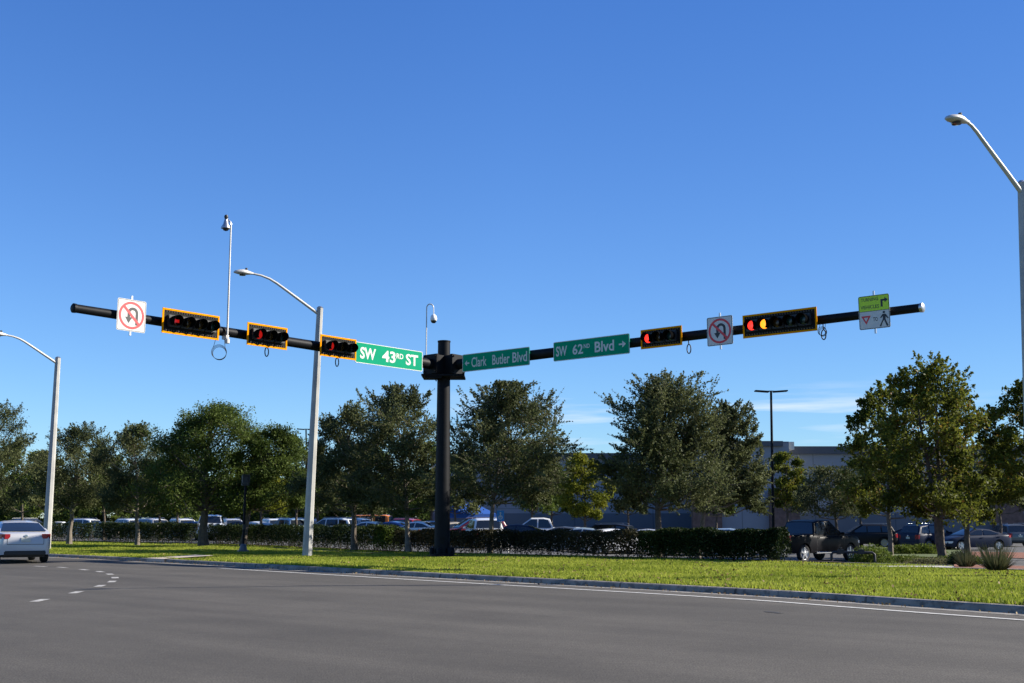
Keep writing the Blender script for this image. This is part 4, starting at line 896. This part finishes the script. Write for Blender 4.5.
def build_car(name, kind, paint, label, cat, loc_, yaw, group=None):
    P = KINDS[kind]; L2 = P['L']/2; W2 = P['W']/2; t = empty(name, loc_, yaw, label, cat, group)
    Ra = P['wr']+.06; wz = P['wr']
    xs = set(np.round(np.linspace(-L2, L2, 45), 3))
    for wx in P['wb']: xs |= {round(wx+Ra*math.cos(a), 3) for a in np.linspace(0, math.pi, 15)} | {round(wx-Ra-.002, 3), round(wx+Ra+.002, 3)}
    xs |= {-L2+.015, -L2+.05, L2-.015, L2-.05}; xs = sorted(x for x in xs if -L2 <= x <= L2)
    def plan(x):
        u = abs(x)/L2; k = 1-.15*u**7-(.06 if x > 0 else .03)*u**3
        e = L2-abs(x)
        if e < .12: k *= .93+.07*math.sqrt(max(0, 1-((.12-e)/.12)**2))
        return k
    def bot(x):
        z = P['sill']+(.08*max(0, abs(x)-L2+.6)/.6)
        for wx in P['wb']:
            if abs(x-wx) <= Ra+.001: z = max(z, wz+math.sqrt(max(0, Ra*Ra-(x-wx)**2)))
        return z
    def halfw(x, z):
        zt_ = interp(P['deck'], x); f = (z-P['sill'])/(zt_-P['sill']); return W2*plan(x)*(1-.045*(2*f-1.05)**2)
    rings = []
    for x in xs:
        zt_ = interp(P['deck'], x); zb_ = min(bot(x), zt_-.05); r = []
        half = [(halfw(x, zb_+(zt_-.07-zb_)*k/6), zb_+(zt_-.07-zb_)*k/6) for k in range(7)]
        w_ = halfw(x, zt_)
        half += [(w_*.975, zt_-.03), (w_*.90, zt_-.004), (w_*.6, zt_+.01), (0, zt_+.016)]
        r = [(x, -a, b) for a, b in half]+[(x, a, b) for a, b in half[-2::-1]]
        rings.append(r)
    g = G(); loft(g, rings); body = g.build('body', paint, t, smooth=True)
    # dark underbody and wheel wells
    g = G(); g.box((0, 0, P['sill']+.12), (P['L']-.5, P['W']-.5, .28)); g.build('underbody', M_TRIM, t)
    # cabin
    cab = P['cab']; tum = P['tum']; belt = lambda x: min(interp(P['deck'], x), cab[-1][1]+.12)-.0
    cx0, cx1 = cab[0][0], cab[-1][0]
    def cw(x, z): 
        return W2*.93*(1-.05*(abs(x)/L2)**2)-max(0, z-belt(x))*tum
    rings = []
    cxs = sorted(set(list(np.round(np.linspace(cx0, cx1, 30), 3))+[c[0] for c in cab]))
    def roof(x): return interp(cab, x)
    for x in cxs:
        zb_ = belt(x)-.03; zt_ = max(roof(x), zb_+.02); w0 = cw(x, zb_); w1 = cw(x, zt_)
        half = [(w0, zb_), ((w0+w1)/2, (zb_+zt_)/2), (w1+.012, zt_-.08) if zt_-zb_ > .2 else (w1, zt_-.005), (w1-.035, zt_-.02) if zt_-zb_ > .2 else (w1-.06, zt_), (w1-.14, zt_+.006*(zt_-zb_ > .2)), (w1*.5, zt_+.018*(zt_-zb_ > .2)), (0, zt_+.024*(zt_-zb_ > .2))]
        rings.append([(x, -a, b) for a, b in half]+[(x, a, b) for a, b in half[-2::-1]])
    g = G(); loft(g, rings); g.build('cabin', paint, t, smooth=True)
    # side windows
    for s in (-1, 1):
        for (a, b, c_, d) in [(w_[0], w_[1], w_[2], w_[3]) if len(w_) == 4 else w_ for w_ in P['win']]:
            if kind == 'sedan' and a == -1.45: c_ = -.92
            g = G(); vs = []; n = 8
            for i in range(n+1):
                f = i/n; xl = a+(b-a)*f; xu = c_+(d-c_)*f; zl_ = belt(xl)+.045; zu = roof(xu)-.085
                for k in range(4):
                    h_ = k/3; x = xl+(xu-xl)*h_; z = zl_+(zu-zl_)*h_; vs.append((x, s*(cw(x, z)+.012), z))
            fs = [(i*4+k, i*4+k+1, (i+1)*4+k+1, (i+1)*4+k) for i in range(n) for k in range(3)]
            g.add(vs, fs).build('side_window', M_GLASS, t)
    # windscreens
    def screen(nm, xa, xb, sgn):
        g = G(); vs = []; n = 6
        for i in range(n+1):
            f = .08+.84*i/n; x = xa+(xb-xa)*f; z = roof(x); w_ = cw(x, z)-.09
            ddx, ddz = sgn*.016, .016
            for k in range(7): yy = -w_+2*w_*k/6; vs.append((x+ddx, yy, z+ddz+.02*(1-(k/3-1)**2)*(1 if z-belt(x) > .1 else .5)))
        g.add(vs, [(i*7+k, i*7+k+1, (i+1)*7+k+1, (i+1)*7+k) for i in range(n) for k in range(6)]).build(nm, M_GLASS, t, smooth=True)
    screen('windscreen', cab[-1][0], cab[-2][0], 1); screen('rear_window', cab[0][0], cab[1][0], -1)
    # wheels
    for wx in P['wb']:
        for s in (-1, 1):
            y0 = s*(W2*.97*plan(wx)); g = G(); r = P['wr']; g.lathe((wx, y0, wz), (0, -s, 0), [(.015, r*.70), (0, r*.78), (.0, r*.93), (.03, r), (.19, r), (.22, r*.9), (.22, 0)], 24); w_ = g.build('wheel', M_TYRE, t, smooth=True)
            g = G(); g.lathe((wx, y0, wz), (0, -s, 0), [(.012, r*.72), (.03, r*.66), (.07, r*.62), (.07, 0)], 24)
            for k in range(5):
                a = k*2*math.pi/5+.3; m3 = Matrix.Rotation(-a, 3, 'Y'); g.box(Vector((wx, y0-s*.03, wz))+m3 @ Vector((r*.36, 0, 0)), (r*.62, .05, r*.20), rot=m3)
            g.lathe((wx, y0-s*.0, wz), (0, -s, 0), [(.0, 0), (.0, r*.16), (.05, r*.18)], 12)
            g.build('rim', M_RIM, w_)
    # lights, bumpers, plate, mirrors
    zt_ = interp(P['deck'], -L2+.1); zf = interp(P['deck'], L2-.12)
    def corner(nm, xend, y0, y1, z0, z1, m, depth):
        """a light wrapping the body corner: strip following the outer skin"""
        for s in (-1, 1):
            g = G(); vs = []; N = 8; sg = 1 if xend > 0 else -1
            cols = []
            wend = halfw(xend*.999, (z0+z1)/2)
            for i in range(4): cols.append((xend+sg*.012, y0+(wend-.01-y0)*i/3))
            for i in range(1, 5):
                x = xend-sg*depth*i/4; cols.append((x+sg*.004, halfw(x, (z0+z1)/2)+.010))
            for (x, y) in cols: vs += [(x, s*y, z0+.0), (x, s*y, z1)]
            vs[0] = (vs[0][0], vs[0][1], z0+(z1-z0)*.4)
            vs[-2] = (vs[-2][0], vs[-2][1], z0+(z1-z0)*.45); 
            g.add(vs, [(2*i, 2*i+1, 2*i+3, 2*i+2) for i in range(len(cols)-1)]).build(nm, m, t)
    if kind == 'sedan': corner('tail_light', -L2, .50, 0, .83, .99, M_TAIL, .26)
    elif kind == 'pickup': corner('tail_light', -L2, .78, 0, .88, 1.24, M_TAIL, .16)
    elif kind in ('suv', 'van'): corner('tail_light', -L2, .6, 0, .72, 1.0, M_TAIL, .2)
    else: corner('tail_light', -L2, .52, 0, .72, .95, M_TAIL, .2)
    corner('headlight', L2, .45, 0, zf-.24, zf-.10, M_HEAD, .35)
    g = G(); g.box((-L2+.02, 0, P['sill']+.13), (.14, W2*1.45, .15)); g.build('rear_bumper', M_CHROME if kind == 'pickup' else M_TRIM, t, bevel=.03)
    g = G(); g.box((-L2-.001, 0, .64), (.012, 1.16, .014)); g.box((-L2-.001, -.58, .79), (.012, .012, .30)); g.box((-L2-.001, .58, .79), (.012, .012, .30)); g.build('tailgate_seam', M_TRIM, t)
    g = G(); g.lathe((-L2-.0, 0, .92), (-1, 0, 0), [(0, .05), (.018, .05), (.02, .04), (.02, 0)], 14); g.build('badge', M_CHROME, t)
    g = G(); g.box((L2-.03, 0, P['sill']+.10), (.12, W2*1.4, .14)); g.box((L2-.02, 0, zf-.17), (.07, .8, .12)); g.build('grille', M_TRIM, t, bevel=.02)
    g = G(); g.box((-L2-.012, 0, .80), (.03, .30, .13)); g.build('licence_plate', M_PLATE, t)
    for s in (-1, 1):
        xm = cab[-1][0]-.32; g = G(); g.box((xm, s*(W2*.93+.10), belt(xm)+.08), (.10, .20, .13)); g.build('mirror', paint, t, bevel=.03)
        for (a, b, _, _) in P['win'][-2:]: G().box((a+.14, s*(halfw(a+.14, belt(a)-.14)+.012), belt(a)-.13), (.2, .03, .03)).build('door_handle', paint, t)
        # door seams and sill trim
        g = G()
        for x in (P['win'][-1][0]-.04, P['win'][-1][1]+.05, P['win'][-2][0]+.02):
            if abs(x-P['wb'][0]) < Ra or abs(x-P['wb'][1]) < Ra: x += .02
            z0_, z1_ = max(bot(x), P['sill'])+.05, belt(x)-.07
            for k in range(6):
                za = z0_+(z1_-z0_)*k/6; zb2 = z0_+(z1_-z0_)*(k+1)/6
                ya, yb = halfw(x, za)+.002, halfw(x, zb2)+.002
                g.add([(x-.007, s*ya, za), (x+.007, s*ya, za), (x+.007, s*yb, zb2), (x-.007, s*yb, zb2)], [(0, 1, 2, 3)])
        g.build('door_seam', M_TRIM, t)
        if kind == 'pickup':
            g = G(); g.tube([(-1.0, s*(W2-.02), .42), (1.2, s*(W2-.02), .42)], .05, 8); g.build('running_board', M_CHROME, t)
        if kind in ('suv', 'van'):
            g = G(); g.tube([(-1.7, s*(cw(0, P['H'])-.1), P['H']+.0), (-1.6, s*(cw(0, P['H'])-.1), P['H']+.05), (0, s*(cw(0, P['H'])-.1), P['H']+.05), (.15, s*(cw(0, P['H'])-.1), P['H'])], .018, 6); g.build('roof_rail', M_STEEL, t)
    return t
def paint(nm, c, metal=.0, rough=.28): return mat('paint_'+nm, c, rough if max(c) > .1 else .42, metal=metal, coat=.6 if max(c) > .1 else 0, spec=.5 if max(c) > .1 else (.12 if max(c) < .01 else .2))
PN = {'white': paint('white', (.75, .75, .73)), 'silver': paint('silver', (.46, .46, .465), .12, .34), 'black': paint('black', (.012, .012, .014)), 'navy': paint('navy', (.012, .02, .045)), 'blue': paint('blue', (.02, .06, .22)), 'grey': paint('grey', (.10, .105, .11), .3), 'red': paint('red', (.35, .015, .015)), 'light blue': paint('light_blue', (.35, .45, .52), .3), 'tan': paint('tan', (.42, .36, .27), .3), 'teal': paint('teal', (.10, .17, .19), .3), 'orange': paint('orange', (.7, .22, .02)), 'maroon': paint('maroon', (.12, .01, .015)), 'brown': paint('dark_brown', (.004, .004, .006), 0)}
# the passing silver sedan
sp = at_z(24.5, 560.5, 0); yaw = R(90+33)
sed = build_car('sedan', 'sedan', PN['silver'], 'silver sedan driving away on the road at the left edge', 'car', (sp.x+.09, sp.y-1.05, .004), R(90+31))
pc = gpos(829, 560, -.2)
tk = build_car('pickup_truck', 'pickup', PN['brown'], 'black pickup truck with chrome wheels parked just past the dark hedge end', 'pickup truck', (0, 0, 0), 0)
tk.location = (at_y(811, 545, 55).x, 55, gz(at_y(811, 545, 55).x, 55)); tk.rotation_euler = (0, 0, R(40))
protos = {}
def copycar(src, loc_, yaw, pm, label, cat, name, group):
    r = src.copy(); r.name = name; COL.objects.link(r); r.location = loc_; r.rotation_euler = (0, 0, yaw); setp(r, label, cat, group)
    for ch in list(src.children):
        c = ch.copy(); COL.objects.link(c); c.parent = r
        if c.material_slots and c.material_slots[0].material and c.data.materials[0].name.startswith('paint_'):
            c.material_slots[0].link = 'OBJECT'; c.material_slots[0].material = pm
        for gc in ch.children: d = gc.copy(); COL.objects.link(d); d.parent = c
    return r
GC = 'cars parked in the car park'
CARS = [ # px, Y, kind, colour, yaw deg, label
 (32, 95, 'suv', 'navy', 60, 'dark SUV behind the roof of the silver sedan'),
 (78, 96, 'suv', 'white', 160, 'white SUV seen behind the pale trunk next to the leftmost lamp post'),
 (106, 92, 'sedan', 'tan', 150, 'long pale car left of the narrow oak trunk'),
 (124, 96, 'suv', 'white', 140, 'white car just left of the narrow oak trunk'),
 (147, 88, 'suv', 'silver', 140, 'silver grey car right of the narrow oak trunk'),
 (165, 98, 'sedan', 'silver', 130, 'silver car behind the second hedge from the left'),
 (178, 92, 'suv', 'white', 130, 'white car near the right end of the second hedge'),
 (192, 80, 'sedan', 'blue', 155, 'blue car beside the white pickup in the hedge gap'),
 (211, 80, 'pickup', 'white', 100, 'white pickup seen through the gap between two hedges'),
 (228, 94, 'suv', 'silver', 120, 'silver grey SUV just left of the pedestrian signal post'),
 (240, 84, 'sedan', 'black', 150, 'dark car directly behind the pedestrian signal post'),
 (255, 88, 'sedan', 'white', 150, 'white car just right of the pedestrian signal post'),
 (270, 94, 'suv', 'white', 120, 'white SUV farther right of the pedestrian signal post'),
 (286, 86, 'suv', 'light blue', 130, 'pale blue SUV left of the middle lamp post'),
 (297, 92, 'suv', 'blue', 150, 'dark blue SUV touching the middle lamp post'),
 (328, 78, 'suv', 'white', 165, 'tall white SUV right of the middle lamp post'),
 (350, 84, 'suv', 'silver', 140, 'silver SUV behind the dark oak trunk'),
 (364, 94, 'van', 'orange', 170, 'orange van between two oak trunks left of the mast pole'),
 (368, 74, 'sedan', 'white', 160, 'white sedan in front of the orange van'),
 (392, 74, 'sedan', 'blue', 150, 'blue sedan left of the straight brown trunk'),
 (399, 92, 'suv', 'red', 150, 'red SUV behind the straight brown trunk'),
 (418, 72, 'sedan', 'white', 150, 'white sedan right of the straight brown trunk'),
 (431, 76, 'hatch', 'light blue', 150, 'pale blue hatchback touching the left side of the mast pole'),
 (456, 74, 'sedan', 'tan', 30, 'tan car touching the right side of the mast pole'),
 (471, 72, 'suv', 'maroon', 200, 'dark red SUV left of the white one beside the forked trunk'),
 (483, 66, 'suv', 'white', 100, 'white SUV behind the trunk right of the mast pole'),
 (514, 70, 'sedan', 'navy', 170, 'navy car below the small blue parking sign'),
 (538, 78, 'pickup', 'white', 178, 'white pickup right of the blue parking sign'),
 (561, 74, 'sedan', 'grey', 170, 'grey car between the white pickup and the pale blue sedan'),
 (579, 68, 'sedan', 'light blue', 172, 'pale blue older sedan below the yellow green tree'),
 (600, 72, 'suv', 'black', 160, 'black SUV right of the pale blue sedan'),
 (613, 66, 'sedan', 'white', 20, 'white car rear right of the black SUV'),
 (644, 68, 'sedan', 'silver', 165, 'silver car left of the broad oak trunk'),
 (694, 64, 'sedan', 'maroon', 160, 'dark red car seen under the smaller grey oak'),
 (716, 64, 'hatch', 'light blue', 165, 'pale low car right of the dark red one'),
 (862, 84, 'suv', 'black', 175, 'black SUV behind the front of the pickup truck'),
 (878, 86, 'sedan', 'navy', 100, 'dark sedan left of the slender pale trunk'),
 (905, 84, 'sedan', 'navy', 165, 'dark blue car between the two maple trunks'),
 (931, 78, 'suv', 'navy', 30, 'dark blue SUV half hidden by the forked maple trunk'),
 (972, 76, 'sedan', 'navy', 192, 'navy sedan parked broadside near the right edge'),
 (1006, 88, 'suv', 'grey', 90, 'grey SUV far behind the navy sedan'),
 (340, 108, 'suv', 'grey', 90, 'small grey SUV in the far row above the tall white SUV'),
 (60, 110, 'sedan', 'white', 90, 'small white sedan in the far row left of the white van'),
 (155, 112, 'suv', 'white', 90, 'small white SUV in the far row above the silver grey car'),
 (280, 112, 'sedan', 'white', 90, 'small white sedan in the far row above the white and dark blue SUVs'),
 (380, 110, 'van', 'silver', 90, 'small silver van in the far row between two oak trunks'),
]
for (px, Y, kind, colr, yd, lab) in CARS:
    if px < 440: Y *= 1.12
    x = at_y(px, 525, Y).x; z = gz(x, Y); nm = {'suv': 'suv', 'van': 'van', 'pickup': 'pickup_truck', 'sedan': 'sedan', 'hatch': 'hatchback'}[kind]; cat = {'suv': 'car', 'van': 'van', 'pickup': 'pickup truck', 'sedan': 'car', 'hatch': 'car'}[kind]
    if kind not in protos: protos[kind] = build_car('parked_'+nm, kind, PN[colr], lab, cat, (x, Y, z), R(yd), GC)
    else: copycar(protos[kind], (x, Y, z), R(yd), PN[colr], lab, cat, 'parked_'+nm, GC)

# blue canopy and parking sign in the lot
b = at_y(466, 525, 86); b.z = 0; ct = empty('shade_canopy', b, R(15), 'blue fabric canopy over the cars right of the mast pole', 'canopy')
g = G(); g.add([(-2, -1.4, 2.0), (2, -1.4, 2.0), (2, 1.4, 2.0), (-2, 1.4, 2.0), (-.8, 0, 2.75), (.8, 0, 2.75)], [(0, 1, 5, 4), (2, 3, 4, 5), (1, 2, 5), (3, 0, 4)])
g.add([(-2, -1.4, 2.0), (2, -1.4, 2.0), (2, -1.42, 1.7), (-2, -1.42, 1.7)], [(0, 1, 2, 3)]); g.build('canopy', mat('blue_fabric', (.01, .08, .35), .8), ct)
for a in (-1.9, 1.9):
    for c_ in (-1.3, 1.3): G().tube([(a, c_, 0), (a, c_, 2.02)], .04, 8).build('leg', M_STEEL, ct)
b = at_y(500.5, 530, 46.5); b.z = gz(b.x, b.y); ps = empty('parking_sign', b, R(-5), 'small blue accessible parking sign on a thin post above the hedge', 'road sign')
hz_ = at_y(501, 510, 46.5).z-b.z; G().tube([(0, 0, 0), (0, 0, hz_)], .03, 8).build('post', M_ALU, ps)
g = G(); g.prism(rrect(.30, .45, .03), -.04, -.034); g.v = [(a, b_, c_+hz_-.24) for a, b_, c_ in g.v]; g.build('panel', mat('sign_blue', (.01, .22, .62), .4), ps)
g = G(); ring(g, .055, .085, -.042, 20, 0, hz_-.30); flat(g, [(-.02, hz_-.30), (.02, hz_-.30), (.02, hz_-.16), (-.02, hz_-.16)], -.043); flat(g, [(.035*math.cos(i*.6), hz_-.12+.035*math.sin(i*.6)) for i in range(10)], -.043); g.build('symbol', M_SIGNW, ps)
# white marker post in the hedge gap
b = gpos(508, 551, .1); o = G().lathe((0, 0, 0), (0, 0, 1), [(-.1, .035), (.9, .035), (.95, .0)], 10).build('marker_post', M_WHT); o.location = b; setp(o, 'thin white marker post standing at the hedge right of the forked trunk', 'post')

# ------------------------------------------------------------------ render settings
scn.render.engine = 'CYCLES'
scn.cycles.max_bounces = 6; scn.cycles.transparent_max_bounces = 4
